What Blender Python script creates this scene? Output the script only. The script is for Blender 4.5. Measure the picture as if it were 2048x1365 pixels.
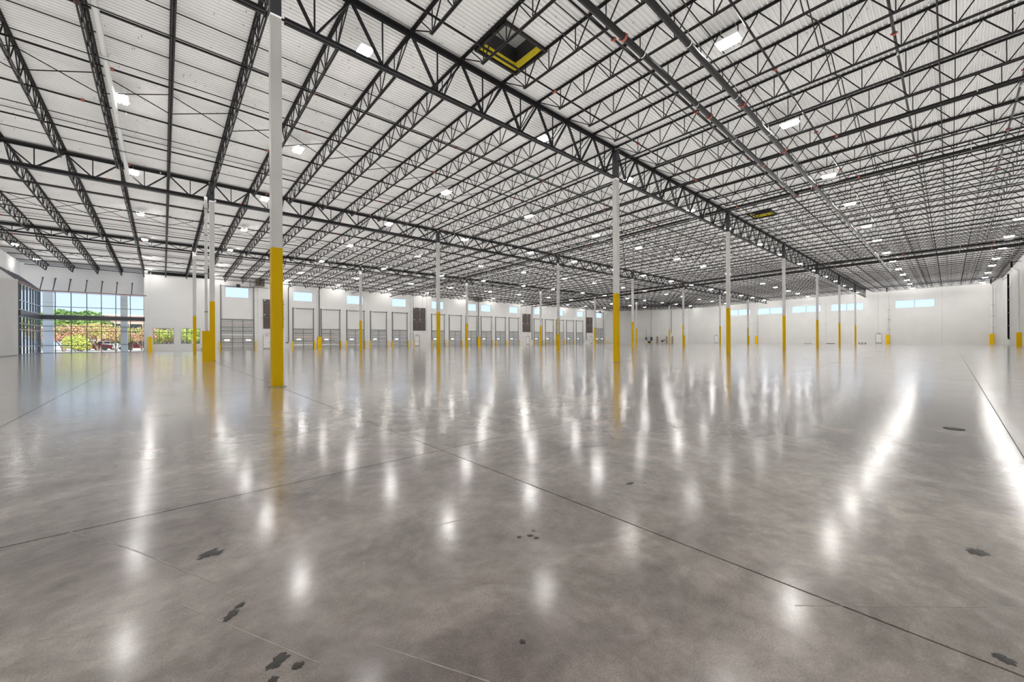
import bpy, math, random
from mathutils import Vector, Matrix

# ------------------------------------------------------------------ clear, camera, world, sun, exposure
for o in list(bpy.data.objects):
    bpy.data.objects.remove(o, do_unlink=True)
SC = bpy.context.scene
COL = SC.collection
random.seed(7)

cam_data = bpy.data.cameras.new('camera')
cam_data.sensor_width = 36.0
cam_data.lens = 783.135 * 36.0 / 2048.0
cam_data.shift_x = -12.65 / 2048.0
cam_data.shift_y = -2.2 / 2048.0
cam_data.clip_end = 600
cam_data.clip_start = 0.05
cam = bpy.data.objects.new('camera', cam_data)
COL.objects.link(cam)
YAW = -0.7366
cam.matrix_world = (Matrix.Translation((-2.2252, -11.9704, 1.2047)) @ Matrix.Rotation(YAW, 4, 'Z')
                    @ Matrix.Rotation(math.pi / 2, 4, 'X') @ Matrix.Rotation(-0.0055, 4, 'Z'))
SC.camera = cam

SC.view_settings.view_transform = 'Standard'
SC.view_settings.look = 'None'
SC.view_settings.exposure = 0.94
SC.view_settings.gamma = 1.0
SC.view_settings.use_curve_mapping = False

W = bpy.data.worlds.new('sky')
SC.world = W
W.use_nodes = True
wn = W.node_tree.nodes
wl = W.node_tree.links
wn.clear()
wo = wn.new('ShaderNodeOutputWorld')
wb = wn.new('ShaderNodeBackground')
wt = wn.new('ShaderNodeTexCoord')
ws = wn.new('ShaderNodeSeparateXYZ')
wr = wn.new('ShaderNodeValToRGB')
wr.color_ramp.elements[0].position = 0.0
wr.color_ramp.elements[0].color = (0.65, 0.775, 1.0, 1)
wr.color_ramp.elements[1].position = 0.5
wr.color_ramp.elements[1].color = (0.45, 0.62, 1.0, 1)
wl.new(wt.outputs['Generated'], ws.inputs[0])
wl.new(ws.outputs['Z'], wr.inputs[0])
wl.new(wr.outputs[0], wb.inputs[0])
wb.inputs[1].default_value = 0.70
wl.new(wb.outputs[0], wo.inputs[0])

sun_d = bpy.data.lights.new('sun', 'SUN')
sun_d.energy = 4.0
sun_d.angle = 0.01
sun_d.color = (1.0, 0.95, 0.86)
sun = bpy.data.objects.new('sun', sun_d)
sun.rotation_euler = (math.radians(40), 0, math.radians(28))
sun.location = (-10, 20, 60)
COL.objects.link(sun)

LIGHT_SIDE = 52.0
LIGHT_DOWN = 21.0      # radiance of the high-bay lenses
LIGHT_UP = 6.0
# added fill lights: unseen one-sided strips under the joists that brighten the deck
FILL_UP = 1.9          # W per square metre of fill strip
for _y0, _y1 in ((-17.2, -11.0), (-11.0, -3.0), (-3.0, 5.3), (5.3, 14.0), (14.0, 22.5), (22.5, 31.5), (31.5, 40.5), (40.5, 52.6)):
    _x1 = 106.0 if _y0 < 30 else 92.0
    _l = bpy.data.lights.new('deck_fill', 'AREA')
    _l.shape = 'RECTANGLE'
    _l.size = _x1 + 12.0
    _l.size_y = _y1 - _y0
    _l.energy = FILL_UP * _l.size * _l.size_y
    _l.color = (1.0, 0.985, 0.965)
    _o = bpy.data.objects.new('deck_fill', _l)
    _o.location = ((_x1 - 12.0) / 2, (_y0 + _y1) / 2, 9.72 if _y0 < 30 else (9.35 if _y0 < 40 else 9.1))
    _o.rotation_euler = (math.pi, 0, 0)
    COL.objects.link(_o)

# added fill lights: unseen strips washing the dock wall and the end wall
for _loc, _rz, _len, _e in (((39.0, 46.6, 8.4), 0.0, 102.0, 750.0), ((99.0, 12.0, 8.8), -math.pi / 2, 57.0, 620.0)):
    _l = bpy.data.lights.new('wall_fill', 'AREA')
    _l.shape = 'RECTANGLE'
    _l.size = _len
    _l.size_y = 2.2
    _l.energy = _e
    _l.color = (1.0, 0.985, 0.965)
    _o = bpy.data.objects.new('wall_fill', _l)
    _o.matrix_world = (Matrix.Translation(_loc) @ Matrix.Rotation(_rz, 4, 'Z') @ Matrix.Rotation(math.radians(68), 4, 'X'))
    COL.objects.link(_o)

# ------------------------------------------------------------------ dimensions
SA = 15.7174           # column bay along the girders (x)
SB = 18.288            # column bay along the joists (y)
SJ = SA / 8.0
XF = 108.0             # far wall
YD = 54.86             # dock wall
YR = -18.29            # right wall
XL = -13.8             # left wall
YO = 56.4              # outer wall over the storefront
SLP, SLN = -0.0262, 0.012
def roof(y):           # joist seat level
    return 11.44 + (SLP * y if y > 0 else -SLN * y)
def deckz(y):
    return roof(y) + 0.06
def diag_x(y):         # chamfered corner wall
    return XF - (y - 38.0) * (XF - 92.6) / (YD - 38.0)

ORD = ['first', 'second', 'third', 'fourth', 'fifth', 'sixth', 'seventh', 'eighth', 'ninth', 'tenth', 'eleventh',
       'twelfth', 'thirteenth', 'fourteenth', 'fifteenth', 'sixteenth', 'seventeenth', 'eighteenth']

# ------------------------------------------------------------------ materials
MATS = {}
def mat(name, color, rough=0.5, metal=0.0, noise=0.0, nscale=3.0, bump=0.0, bscale=60.0, spec=0.5, emit=None, estr=0.0, coat=0.0):
    m = bpy.data.materials.new(name)
    m.use_nodes = True
    nt = m.node_tree
    b = nt.nodes['Principled BSDF']
    b.inputs['Base Color'].default_value = (*color, 1)
    b.inputs['Roughness'].default_value = rough
    b.inputs['Metallic'].default_value = metal
    b.inputs['Specular IOR Level'].default_value = spec
    b.inputs['Coat Weight'].default_value = coat
    if emit:
        b.inputs['Emission Color'].default_value = (*emit, 1)
        b.inputs['Emission Strength'].default_value = estr
    if noise > 0 or bump > 0:
        tc = nt.nodes.new('ShaderNodeTexCoord')
    if noise > 0:
        n = nt.nodes.new('ShaderNodeTexNoise')
        n.inputs['Scale'].default_value = nscale
        n.inputs['Detail'].default_value = 6
        r = nt.nodes.new('ShaderNodeValToRGB')
        r.color_ramp.elements[0].position = 0.3
        r.color_ramp.elements[1].position = 0.7
        r.color_ramp.elements[0].color = (*[c * (1 - noise) for c in color], 1)
        r.color_ramp.elements[1].color = (*[min(1, c * (1 + noise)) for c in color], 1)
        nt.links.new(tc.outputs['Object'], n.inputs['Vector'])
        nt.links.new(n.outputs['Fac'], r.inputs[0])
        nt.links.new(r.outputs[0], b.inputs['Base Color'])
    if bump > 0:
        n2 = nt.nodes.new('ShaderNodeTexNoise')
        n2.inputs['Scale'].default_value = bscale
        bp = nt.nodes.new('ShaderNodeBump')
        bp.inputs['Strength'].default_value = bump
        bp.inputs['Distance'].default_value = 0.01
        nt.links.new(tc.outputs['Object'], n2.inputs['Vector'])
        nt.links.new(n2.outputs['Fac'], bp.inputs['Height'])
        nt.links.new(bp.outputs[0], b.inputs['Normal'])
    MATS[name] = m
    return m

M_wall = mat('white_wall_paint', (0.87, 0.87, 0.855), 0.6, noise=0.02, nscale=0.6, bump=0.06, bscale=8)
M_deck = mat('white_roof_deck', (0.54, 0.534, 0.525), 0.7, spec=0.15, noise=0.05, nscale=0.8)
M_steel = mat('dark_steel', (0.011, 0.010, 0.009), 0.6, spec=0.2, noise=0.3, nscale=4)
M_girder = mat('black_girder_steel', (0.009, 0.009, 0.010), 0.55, spec=0.2, noise=0.2, nscale=4)
M_coltop = mat('charcoal_column_top', (0.022, 0.022, 0.026), 0.55)
M_colwhite = mat('white_column_paint', (0.95, 0.95, 0.94), 0.35)
M_yellow = mat('yellow_safety_paint', (1.0, 0.64, 0.0), 0.45, spec=0.2, bump=0.03, bscale=30)
M_door = mat('galvanised_door_panel', (0.60, 0.60, 0.585), 0.45, noise=0.04, nscale=2)
M_rib = mat('grey_door_stile', (0.22, 0.22, 0.215), 0.5)
M_track = mat('track_steel', (0.16, 0.16, 0.155), 0.4, metal=0.4)
M_brown = mat('brown_louver', (0.11, 0.088, 0.080), 0.6, noise=0.15, nscale=3)
M_pipe = mat('black_sprinkler_pipe', (0.007, 0.006, 0.006), 0.3, spec=0.15, noise=0.25, nscale=3)
M_red = mat('orange_red_coupling', (0.24, 0.05, 0.028), 0.7)
M_hang = mat('zinc_hanger', (0.6, 0.6, 0.58), 0.35, metal=0.6)
M_alu = mat('silver_mullion', (0.52, 0.54, 0.56), 0.35, metal=0.3)
M_mull = mat('dark_mullion', (0.14, 0.15, 0.155), 0.4, metal=0.3)
M_beam = mat('slate_grey_beam', (0.075, 0.080, 0.088), 0.4)
M_primer = mat('red_oxide_edge', (0.30, 0.19, 0.15), 0.5)
M_grey = mat('grey_metal', (0.38, 0.38, 0.37), 0.45, metal=0.2)
M_tan = mat('tan_cabinet', (0.46, 0.36, 0.28), 0.55)
M_paleg = mat('pale_grey_pipe', (0.36, 0.36, 0.35), 0.5)
M_black = mat('black_plastic', (0.02, 0.02, 0.022), 0.45)
M_insul = mat('yellow_insulation', (0.62, 0.50, 0.02), 0.8, noise=0.15, nscale=10)
M_wood = mat('weathered_wood', (0.26, 0.19, 0.13), 0.8, noise=0.2, nscale=6)
M_heater = mat('beige_heater', (0.34, 0.29, 0.22), 0.5)
M_housing = mat('white_light_housing', (0.75, 0.75, 0.75), 0.4)
M_lens = mat('glowing_lens', (1, 1, 1), 0.4, emit=(1.0, 0.98, 0.95), estr=LIGHT_DOWN)
M_side = mat('added_side_glow', (1, 1, 1), 0.4, emit=(1.0, 0.98, 0.95), estr=LIGHT_SIDE)  # glowing rim added around each lens to throw light onto the walls
M_up = mat('glowing_uplight', (1, 1, 1), 0.4, emit=(1.0, 0.98, 0.95), estr=LIGHT_UP)
M_lit = mat('glowing_door_window', (0.9, 0.95, 1), 0.2, emit=(1, 1, 1), estr=1.5)  # pane glows by itself in place of daylight coming through
M_exitred = mat('exit_red', (0.6, 0.03, 0.02), 0.5, emit=(0.8, 0.05, 0.03), estr=0.6)
M_exitwhite = mat('exit_white', (0.8, 0.8, 0.8), 0.5)
M_stain = mat('dark_floor_stain', (0.045, 0.040, 0.036), 0.3)
M_asph = mat('pale_paving', (0.62, 0.58, 0.52), 0.9, noise=0.08, nscale=0.5)
M_brick = mat('brick_wall_far', (0.62, 0.40, 0.31), 0.9, noise=0.1, nscale=5)
M_bwin = mat('dark_ribbon_glass', (0.04, 0.05, 0.05), 0.1)
M_leafg = mat('green_leaves', (0.28, 0.42, 0.10), 0.7, noise=0.3, nscale=1.5)
M_leafd = mat('deep_green_leaves', (0.10, 0.20, 0.05), 0.7, noise=0.3, nscale=1.5)
M_leafy = mat('yellow_green_leaves', (0.55, 0.58, 0.14), 0.7, noise=0.25, nscale=1.5)
M_leafp = mat('pink_flower_leaves', (0.66, 0.30, 0.26), 0.7, noise=0.3, nscale=1.0)
M_leafo = mat('orange_green_leaves', (0.62, 0.44, 0.22), 0.7, noise=0.3, nscale=1.0)
M_bark = mat('pale_bark', (0.35, 0.28, 0.22), 0.9)
M_carred = mat('dark_red_car_paint', (0.09, 0.012, 0.018), 0.2, coat=0.6)
M_carwhite = mat('silver_white_car_paint', (0.6, 0.62, 0.66), 0.2, coat=0.6)
M_cargl = mat('car_glass', (0.03, 0.035, 0.04), 0.08)
M_tyre = mat('tyre_rubber', (0.02, 0.02, 0.02), 0.8)
M_drain = mat('drain_grate', (0.05, 0.05, 0.05), 0.5, metal=0.5)

# clear window glass: transparent with a fresnel reflection
M_glass = bpy.data.materials.new('window_glass')
M_glass.use_nodes = True
nt = M_glass.node_tree
nt.nodes.clear()
go = nt.nodes.new('ShaderNodeOutputMaterial')
gm = nt.nodes.new('ShaderNodeMixShader')
gt = nt.nodes.new('ShaderNodeBsdfTransparent')
gt.inputs[0].default_value = (0.96, 0.985, 0.98, 1)
gg = nt.nodes.new('ShaderNodeBsdfGlossy')
gg.inputs['Roughness'].default_value = 0.03
glw = nt.nodes.new('ShaderNodeLayerWeight')
gp = nt.nodes.new('ShaderNodeMath')
gp.operation = 'POWER'
gp.inputs[1].default_value = 5.0
gf = nt.nodes.new('ShaderNodeMath')
gf.operation = 'MULTIPLY_ADD'
gf.inputs[1].default_value = 0.4
gf.inputs[2].default_value = 0.006
nt.links.new(glw.outputs['Facing'], gp.inputs[0])
nt.links.new(gp.outputs[0], gf.inputs[0])
nt.links.new(gf.outputs[0], gm.inputs[0])
nt.links.new(gt.outputs[0], gm.inputs[1])
nt.links.new(gg.outputs[0], gm.inputs[2])
nt.links.new(gm.outputs[0], go.inputs[0])

# polished concrete
M_floor = bpy.data.materials.new('polished_concrete')
M_floor.use_nodes = True
nt = M_floor.node_tree
N, L = nt.nodes, nt.links
b = N['Principled BSDF']
tc = N.new('ShaderNodeTexCoord')
def fnoise(scale, detail=8, dist=0.0, rough=0.6, vec=None):
    n = N.new('ShaderNodeTexNoise')
    n.inputs['Scale'].default_value = scale
    n.inputs['Detail'].default_value = detail
    n.inputs['Distortion'].default_value = dist
    n.inputs['Roughness'].default_value = rough
    L.new(vec or tc.outputs['Object'], n.inputs['Vector'])
    return n
def ramp(src, p0, c0, p1, c1):
    r = N.new('ShaderNodeValToRGB')
    r.color_ramp.elements[0].position = p0
    r.color_ramp.elements[1].position = p1
    r.color_ramp.elements[0].color = (*c0, 1)
    r.color_ramp.elements[1].color = (*c1, 1)
    L.new(src, r.inputs[0])
    return r
def mix(kind, fac, a, b_):
    m = N.new('ShaderNodeMix')
    m.data_type = 'RGBA'
    m.blend_type = kind
    if isinstance(fac, float):
        m.inputs[0].default_value = fac
    else:
        L.new(fac, m.inputs[0])
    L.new(a, m.inputs[6])
    L.new(b_, m.inputs[7])
    return m
n1 = fnoise(0.16, 6, 0.6)
n2 = fnoise(0.9, 9, 1.4, 0.65)
n3 = fnoise(9.0, 8, 0.3, 0.7)
n4 = fnoise(130.0, 3, 0, 0.6)
c1 = ramp(n1.outputs['Fac'], 0.38, (0.455, 0.395, 0.372), 0.62, (0.83, 0.775, 0.70))
c2 = ramp(n2.outputs['Fac'], 0.36, (0.40, 0.385, 0.38), 0.64, (1.0, 1.0, 1.0))
c3 = ramp(n3.outputs['Fac'], 0.32, (0.66, 0.65, 0.64), 0.68, (1.15, 1.14, 1.12))
c4 = ramp(n4.outputs['Fac'], 0.35, (0.76, 0.76, 0.76), 0.65, (1.12, 1.12, 1.12))
m1 = mix('MULTIPLY', 0.75, c1.outputs[0], c2.outputs[0])
m2 = mix('MULTIPLY', 0.8, m1.outputs[2], c3.outputs[0])
m3 = mix('MULTIPLY', 0.8, m2.outputs[2], c4.outputs[0])
# pale scratches
sv = N.new('ShaderNodeMapping')
sv.inputs['Scale'].default_value = (0.6, 3.0, 1)
sv.inputs['Rotation'].default_value = (0, 0, 0.5)
L.new(tc.outputs['Object'], sv.inputs[0])
n5 = fnoise(2.2, 10, 2.5, 0.7, sv.outputs[0])
c5 = ramp(n5.outputs['Fac'], 0.66, (0, 0, 0), 0.74, (1, 1, 1))
pale = N.new('ShaderNodeRGB')
pale.outputs[0].default_value = (0.80, 0.77, 0.73, 1)
fm = N.new('ShaderNodeMath')
fm.operation = 'MULTIPLY'
fm.inputs[1].default_value = 0.45
L.new(c5.outputs[0], fm.inputs[0])
m4 = mix('MIX', fm.outputs[0], m3.outputs[2], pale.outputs[0])
L.new(m4.outputs[2], b.inputs['Base Color'])
rr = N.new('ShaderNodeMapRange')
rr.inputs['From Min'].default_value = 0.3
rr.inputs['From Max'].default_value = 0.7
rr.inputs['To Min'].default_value = 0.15
rr.inputs['To Max'].default_value = 0.25
L.new(n2.outputs['Fac'], rr.inputs['Value'])
L.new(rr.outputs[0], b.inputs['Roughness'])
b.inputs['Specular IOR Level'].default_value = 0.25
b.inputs['Coat Weight'].default_value = 1.0
b.inputs['Coat Roughness'].default_value = 0.15
b.inputs['Coat IOR'].default_value = 1.55
bp = N.new('ShaderNodeBump')
bp.inputs['Strength'].default_value = 0.03
bp.inputs['Distance'].default_value = 0.01
nb = fnoise(1.6, 4, 0.4)
L.new(nb.outputs['Fac'], bp.inputs['Height'])
bp2 = N.new('ShaderNodeBump')
bp2.inputs['Strength'].default_value = 0.012
bp2.inputs['Distance'].default_value = 0.004
L.new(n3.outputs['Fac'], bp2.inputs['Height'])
L.new(bp2.outputs[0], b.inputs['Normal'])

# ------------------------------------------------------------------ mesh builder and object helpers
class MB:
    def __init__(s):
        s.v = []
        s.f = []
    def box(s, x0, x1, y0, y1, z0, z1):
        n = len(s.v)
        s.v += [(x0, y0, z0), (x1, y0, z0), (x1, y1, z0), (x0, y1, z0), (x0, y0, z1), (x1, y0, z1), (x1, y1, z1), (x0, y1, z1)]
        s.f += [(n, n + 3, n + 2, n + 1), (n + 4, n + 5, n + 6, n + 7), (n, n + 1, n + 5, n + 4),
                (n + 1, n + 2, n + 6, n + 5), (n + 2, n + 3, n + 7, n + 6), (n + 3, n, n + 4, n + 7)]
        return s
    def beam(s, p, q, w, h, up=(0, 0, 1)):
        p, q = Vector(p), Vector(q)
        d = (q - p).normalized()
        u = Vector(up)
        if abs(d.dot(u)) > 0.98:
            u = Vector((0, 1, 0)) if abs(d.y) < 0.9 else Vector((1, 0, 0))
        r = d.cross(u).normalized() * w / 2
        t = r.cross(d).normalized() * h / 2
        n = len(s.v)
        for c in (p, q):
            for a, b_ in ((-1, -1), (1, -1), (1, 1), (-1, 1)):
                s.v.append(tuple(c + r * a + t * b_))
        s.f += [(n, n + 1, n + 2, n + 3), (n + 7, n + 6, n + 5, n + 4), (n, n + 4, n + 5, n + 1),
                (n + 1, n + 5, n + 6, n + 2), (n + 2, n + 6, n + 7, n + 3), (n + 3, n + 7, n + 4, n)]
        return s
    def cyl(s, p, q, r0, r1=None, n=10):
        r1 = r0 if r1 is None else r1
        p, q = Vector(p), Vector(q)
        d = (q - p).normalized()
        u = Vector((0, 0, 1)) if abs(d.z) < 0.9 else Vector((1, 0, 0))
        a = d.cross(u).normalized()
        c = a.cross(d)
        k = len(s.v)
        for i in range(n):
            t = 2 * math.pi * i / n
            s.v.append(tuple(p + (a * math.cos(t) + c * math.sin(t)) * r0))
        for i in range(n):
            t = 2 * math.pi * i / n
            s.v.append(tuple(q + (a * math.cos(t) + c * math.sin(t)) * r1))
        for i in range(n):
            j = (i + 1) % n
            s.f.append((k + i, k + j, k + n + j, k + n + i))
        s.f.append(tuple(k + i for i in reversed(range(n))))
        s.f.append(tuple(k + n + i for i in range(n)))
        return s
    def tube(s, pts, r, n=10):
        for a, c in zip(pts[:-1], pts[1:]):
            s.cyl(a, c, r, n=n)
        return s
    def prism(s, poly, axis, a0, a1):
        k = len(s.v)
        m = len(poly)
        for a in (a0, a1):
            for (u, w) in poly:
                s.v.append({'x': (a, u, w), 'y': (u, a, w), 'z': (u, w, a)}[axis])
        for i in range(m):
            j = (i + 1) % m
            s.f.append((k + i, k + j, k + m + j, k + m + i))
        s.f.append(tuple(k + i for i in reversed(range(m))))
        s.f.append(tuple(k + m + i for i in range(m)))
        return s
    def mesh(s, name, m):
        me = bpy.data.meshes.new(name)
        me.from_pydata(s.v, [], s.f)
        if m:
            me.materials.append(m)
        me.update()
        return me

def put(name, me, parent=None, loc=(0, 0, 0), rz=0.0, kind=None):
    o = bpy.data.objects.new(name, me)
    COL.objects.link(o)
    o.location = loc
    if rz:
        o.rotation_euler = (0, 0, rz)
    if parent:
        o.parent = parent
    if kind:
        o['kind'] = kind
    return o
def part(name, mb, m, parent, loc=(0, 0, 0), rz=0.0, kind=None, label=None):
    o = put(name, mb.mesh(name, m), parent, loc, rz, kind)
    if label:
        o['label'] = label
    return o
def tag(o, label, cat, group=None, kind=None):
    o['label'] = label
    o['category'] = cat
    if group:
        o['group'] = group
    if kind:
        o['kind'] = kind
    return o
def thing(name, label, cat, loc=(0, 0, 0), rz=0.0, group=None, kind=None):
    return tag(put(name, None, None, loc, rz), label, cat, group, kind)
def kids(o):
    return [c for c in ALLKIDS.get(o.name, [])]
def copy_tree(src, loc, rz=None, label=None):
    r = src.copy()
    COL.objects.link(r)
    r.location = loc
    if rz is not None:
        r.rotation_euler = (0, 0, rz)
    if label:
        r['label'] = label
    for ch in src.children:
        c = ch.copy()
        COL.objects.link(c)
        c.parent = r
        for g in ch.children:
            d = g.copy()
            COL.objects.link(d)
            d.parent = c
    return r

# ------------------------------------------------------------------ floor slabs
fl = thing('floor', 'polished grey concrete warehouse floor with thin saw-cut joints', 'floor', kind='structure')
xs = [XL - 0.0, -3.95, 0.03] + [SA * i for i in range(1, 7)] + [XF]
ys = [YR, -12.46, -8.22, -4.07, 0.1, 4.6, 9.14, 13.7, 18.3, 27.4, 36.6, 45.7, YO]
base = MB().box(XL, XF, YR, YO, -0.3, -0.12)
part('subgrade', base, M_asph, fl)
G = 0.0055
for i in range(len(xs) - 1):
    for j in range(len(ys) - 1):
        x0, x1, y0, y1 = xs[i] + G, xs[i + 1] - G, ys[j] + G, ys[j + 1] - G
        part('slab', MB().box(x0, x1, y0, y1, -0.12, 0.0), M_floor, fl)
part('joint_filler', MB().box(XL, XF, YR, YO, -0.119, -0.012), M_stain, fl)

# ------------------------------------------------------------------ walls made of tilt-up panels
def panel_wall(name, label, axis, fixed, thick, joints, ztop, holes, zf=None):
    """axis 'x': wall runs along x at y=fixed (inner face), thickness outward by sign of thick. holes: (u0,u1,z0,z1)"""
    w = thing(name, label, 'wall', kind='structure')
    for a, c in zip(joints[:-1], joints[1:]):
        g = 0.009
        u0, u1 = a + g, c - g
        mb = MB()
        hs = [h for h in holes if h[0] < u1 and h[1] > u0]
        us = sorted({u0, u1, *[min(max(h[0], u0), u1) for h in hs], *[min(max(h[1], u0), u1) for h in hs]})
        top0 = ztop
        for p, q in zip(us[:-1], us[1:]):
            mid = (p + q) / 2
            cuts = sorted([(h[2], h[3]) for h in hs if h[0] <= mid <= h[1]])
            z = 0.0
            segs = []
            for h0, h1 in cuts:
                if h0 > z + 1e-4:
                    segs.append((z, h0))
                z = max(z, h1)
            segs.append((z, None))
            for s0, s1 in segs:
                zt0 = s1 if s1 is not None else (zf(p) if zf else ztop)
                zt1 = s1 if s1 is not None else (zf(q) if zf else ztop)
                n0, n1 = (fixed, fixed + thick)
                n0, n1 = min(n0, n1), max(n0, n1)
                k = len(mb.v)
                if axis == 'x':
                    mb.v += [(p, n0, s0), (q, n0, s0), (q, n1, s0), (p, n1, s0), (p, n0, zt0), (q, n0, zt1), (q, n1, zt1), (p, n1, zt0)]
                else:
                    mb.v += [(n0, p, s0), (n1, p, s0), (n1, q, s0), (n0, q, s0), (n0, p, zt0), (n1, p, zt0), (n1, q, zt1), (n0, q, zt1)]
                mb.f += [tuple(k + t for t in f) for f in [(0, 3, 2, 1), (4, 5, 6, 7), (0, 1, 5, 4), (1, 2, 6, 5), (2, 3, 7, 6), (3, 0, 4, 7)]]
        part('concrete_panel', mb, M_wall, w)
    return w

# dock wall openings
DOORC = [13.76 + 3.93 * k for k in range(18)]
DOORC = [DOORC[k] for k in range(18) if k not in (5, 12)]
dock_doors = [(c, 1.37, 3.05) for c in DOORC if c < 82]
drive = [(5.49, 1.83, 4.27), (89.5, 1.75, 4.27)]
mandoors = [8.95, 32.9, 61.45, 85.6]
winx = [5.45, 13.72, 21.56, 29.4, 37.3, 45.2, 49.12, 57.05, 64.95, 72.8, 80.88, 89.3]
holes = []
for c, hw, h in dock_doors + drive:
    holes.append((c - hw, c + hw, 0, h))
for c in winx:
    holes.append((c - 1.36, c + 1.36, 7.31, 8.77))
for c in mandoors:
    holes.append((c - 0.46, c + 0.46, 0, 2.13))
holes += [(-3.16, -1.2, 0.91, 2.94), (-0.54, 1.43, 0.91, 2.94)]
dj = [-3.95, 2.9] + [7.86 * k for k in range(1, 12)] + [92.6]
panel_wall('wall_back', 'white tilt-up dock wall with roll doors, high windows and a beam line', 'x', YD, 0.24, dj, deckz(YD), holes)
# upper outer wall above the storefront
panel_wall('wall_entry', 'white upper wall above the glazed entry corner', 'x', YO, 0.24, [XL, -3.95], deckz(YO), [(XL, -3.95, 0, 7.0)])
part_r = MB().box(-3.95, -3.72, YD - 0.05, YO, 0, deckz(YD) - 0.02)
tag(part('wall_entry_return', part_r, M_wall, None), 'narrow white pier between glazed entry and the small windows', 'wall', kind='structure')
# right wall
rj = [XL] + [-6.0 + 7.86 * k for k in range(0, 15)]
rj = [x for x in rj if x < XF - 2] + [XF]
panel_wall('wall_right', 'long white tilt-up wall along the right side', 'x', YR, -0.24, rj, deckz(YR), [])
# far wall
fj = [YR, -10.97, -1.95, 6.76, 14.1, 21.3, 28.4, 38.0]
fwin = [(-10.0, -4.5), (0.38, 5.84), (7.66, 13.14), (15.0, 20.4), (22.1, 27.6)]
fdoor = [-2.0, 30.27]
fh = [(a, c, 7.2, 8.75) for a, c in fwin] + [(c - 0.46, c + 0.46, 0, 2.13) for c in fdoor]
panel_wall('wall_far', 'white tilt-up end wall with wide high windows', 'y', XF, 0.24, fj, 11, fh, zf=deckz)
# left wall
panel_wall('wall_left', 'white left wall rising above the glazed entry', 'y', XL, -0.24, [YR, -9.0, 0, 9.1, 18.3, 27.4, 36.6, 45.9, YO], 11,
           [(46.2, YO, 0, 7.0)], zf=deckz)
# chamfered corner wall
cw = thing('wall_corner', 'white angled corner wall behind the electrical gear', 'wall', (92.6, YD, 0), kind='structure')
clen = math.hypot(XF - 92.6, YD - 38.0)
cang = math.atan2(38.0 - YD, XF - 92.6)
cw.rotation_euler = (0, 0, cang)
nseg = 3
for i in range(nseg):
    u0, u1 = clen * i / nseg + 0.009, clen * (i + 1) / nseg - 0.009
    z0 = deckz(YD + (38 - YD) * u0 / clen)
    z1 = deckz(YD + (38 - YD) * u1 / clen)
    mb = MB()
    mb.v = [(u0, 0, 0), (u1, 0, 0), (u1, 0.24, 0), (u0, 0.24, 0), (u0, 0, z0), (u1, 0, z1), (u1, 0.24, z1), (u0, 0.24, z0)]
    mb.f = [(0, 3, 2, 1), (4, 5, 6, 7), (0, 1, 5, 4), (1, 2, 6, 5), (2, 3, 7, 6), (3, 0, 4, 7)]
    part('concrete_panel', mb, M_wall, cw)
# joint backing so that no light leaks through the panel joints
bk = MB()
bk.box(XL - 0.2, XF + .2, YR - 0.30, YR - 0.245, 0, 11.8)
tag(part('wall_right_backing', bk, M_wall, None), 'outer skin behind the right wall panel joints', 'wall', kind='structure')
for o_, mbb in (('wall_far_joint', [MB().box(XF + 0.1, XF + 0.14, j - 0.012, j + 0.012, 0, deckz(j)) for j in fj[1:-1]]),
                ('wall_back_joint', [MB().box(j - 0.012, j + 0.012, YD + 0.1, YD + 0.14, 0, deckz(YD)) for j in dj[2:-1]]),
                ('wall_left_joint', [MB().box(XL - 0.14, XL - 0.1, j - 0.012, j + 0.012, 0, deckz(j)) for j in (-9.0, 0, 9.1, 18.3, 27.4, 36.6, 45.9)])):
    jt = thing(o_, {'wall_far_joint': 'grey sealant joints between the end wall panels', 'wall_back_joint': 'grey sealant joints between the dock wall panels',
                    'wall_left_joint': 'grey sealant joints between the left wall panels'}[o_], 'sealant', kind='structure')
    for mb in mbb:
        part('sealant', mb, M_grey, jt)
# white vestibule block beside the glazed entry
vb = MB().prism([(30.0, 0), (46.2, 0), (46.2, 7.1), (41.0, 6.62), (30.0, 5.6)], 'x', XL, -12.2)
tag(part('wall_vestibule', vb, M_wall, None), 'low white block beside the glazed entry at the far left', 'wall', kind='structure')
tag(part('trim_1', MB().box(XL, -12.18, 30.0, 46.24, 0, 0.1), M_grey, None), 'grey base strip along the low white block at left', 'trim', kind='structure')

# ------------------------------------------------------------------ ceiling: corrugated roof deck with hatch openings
HATCH = [(6.02, 7.86, -2.36, -0.78), (33.6, 35.4, -2.36, -0.78), (64.9, 66.7, -2.36, -0.78), (-11.6, -9.9, 20.2, 21.8)]
HATCH = HATCH[:3]
mb = MB()
P = 0.1524
y = YR
prof = [(0.0, 0.0), (0.045, 0.0), (0.062, 0.038), (0.135, 0.038)]
pts = []
while y < YO:
    for a, h in prof:
        yy = y + a
        if yy <= YO:
            pts.append((yy, deckz(yy) + h))
    y += P
for (ya, za), (yb, zb) in zip(pts[:-1], pts[1:]):
    iv = [(XL, XF if ya < 38 else diag_x(ya) + 0.1)]
    for h in HATCH:
        if yb > h[2] and ya < h[3]:
            iv = [(a, c) for p, q in iv for a, c in ((p, min(q, h[0])), (max(p, h[1]), q)) if c > a]
    for p, q in iv:
        k = len(mb.v)
        mb.v += [(p, ya, za), (q, ya, za), (q, yb, zb), (p, yb, zb)]
        mb.f.append((k, k + 3, k + 2, k + 1))
ce = part('ceiling', mb, M_deck, None)
tag(ce, 'white corrugated metal roof deck above the black joists', 'ceiling', kind='structure')
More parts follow.
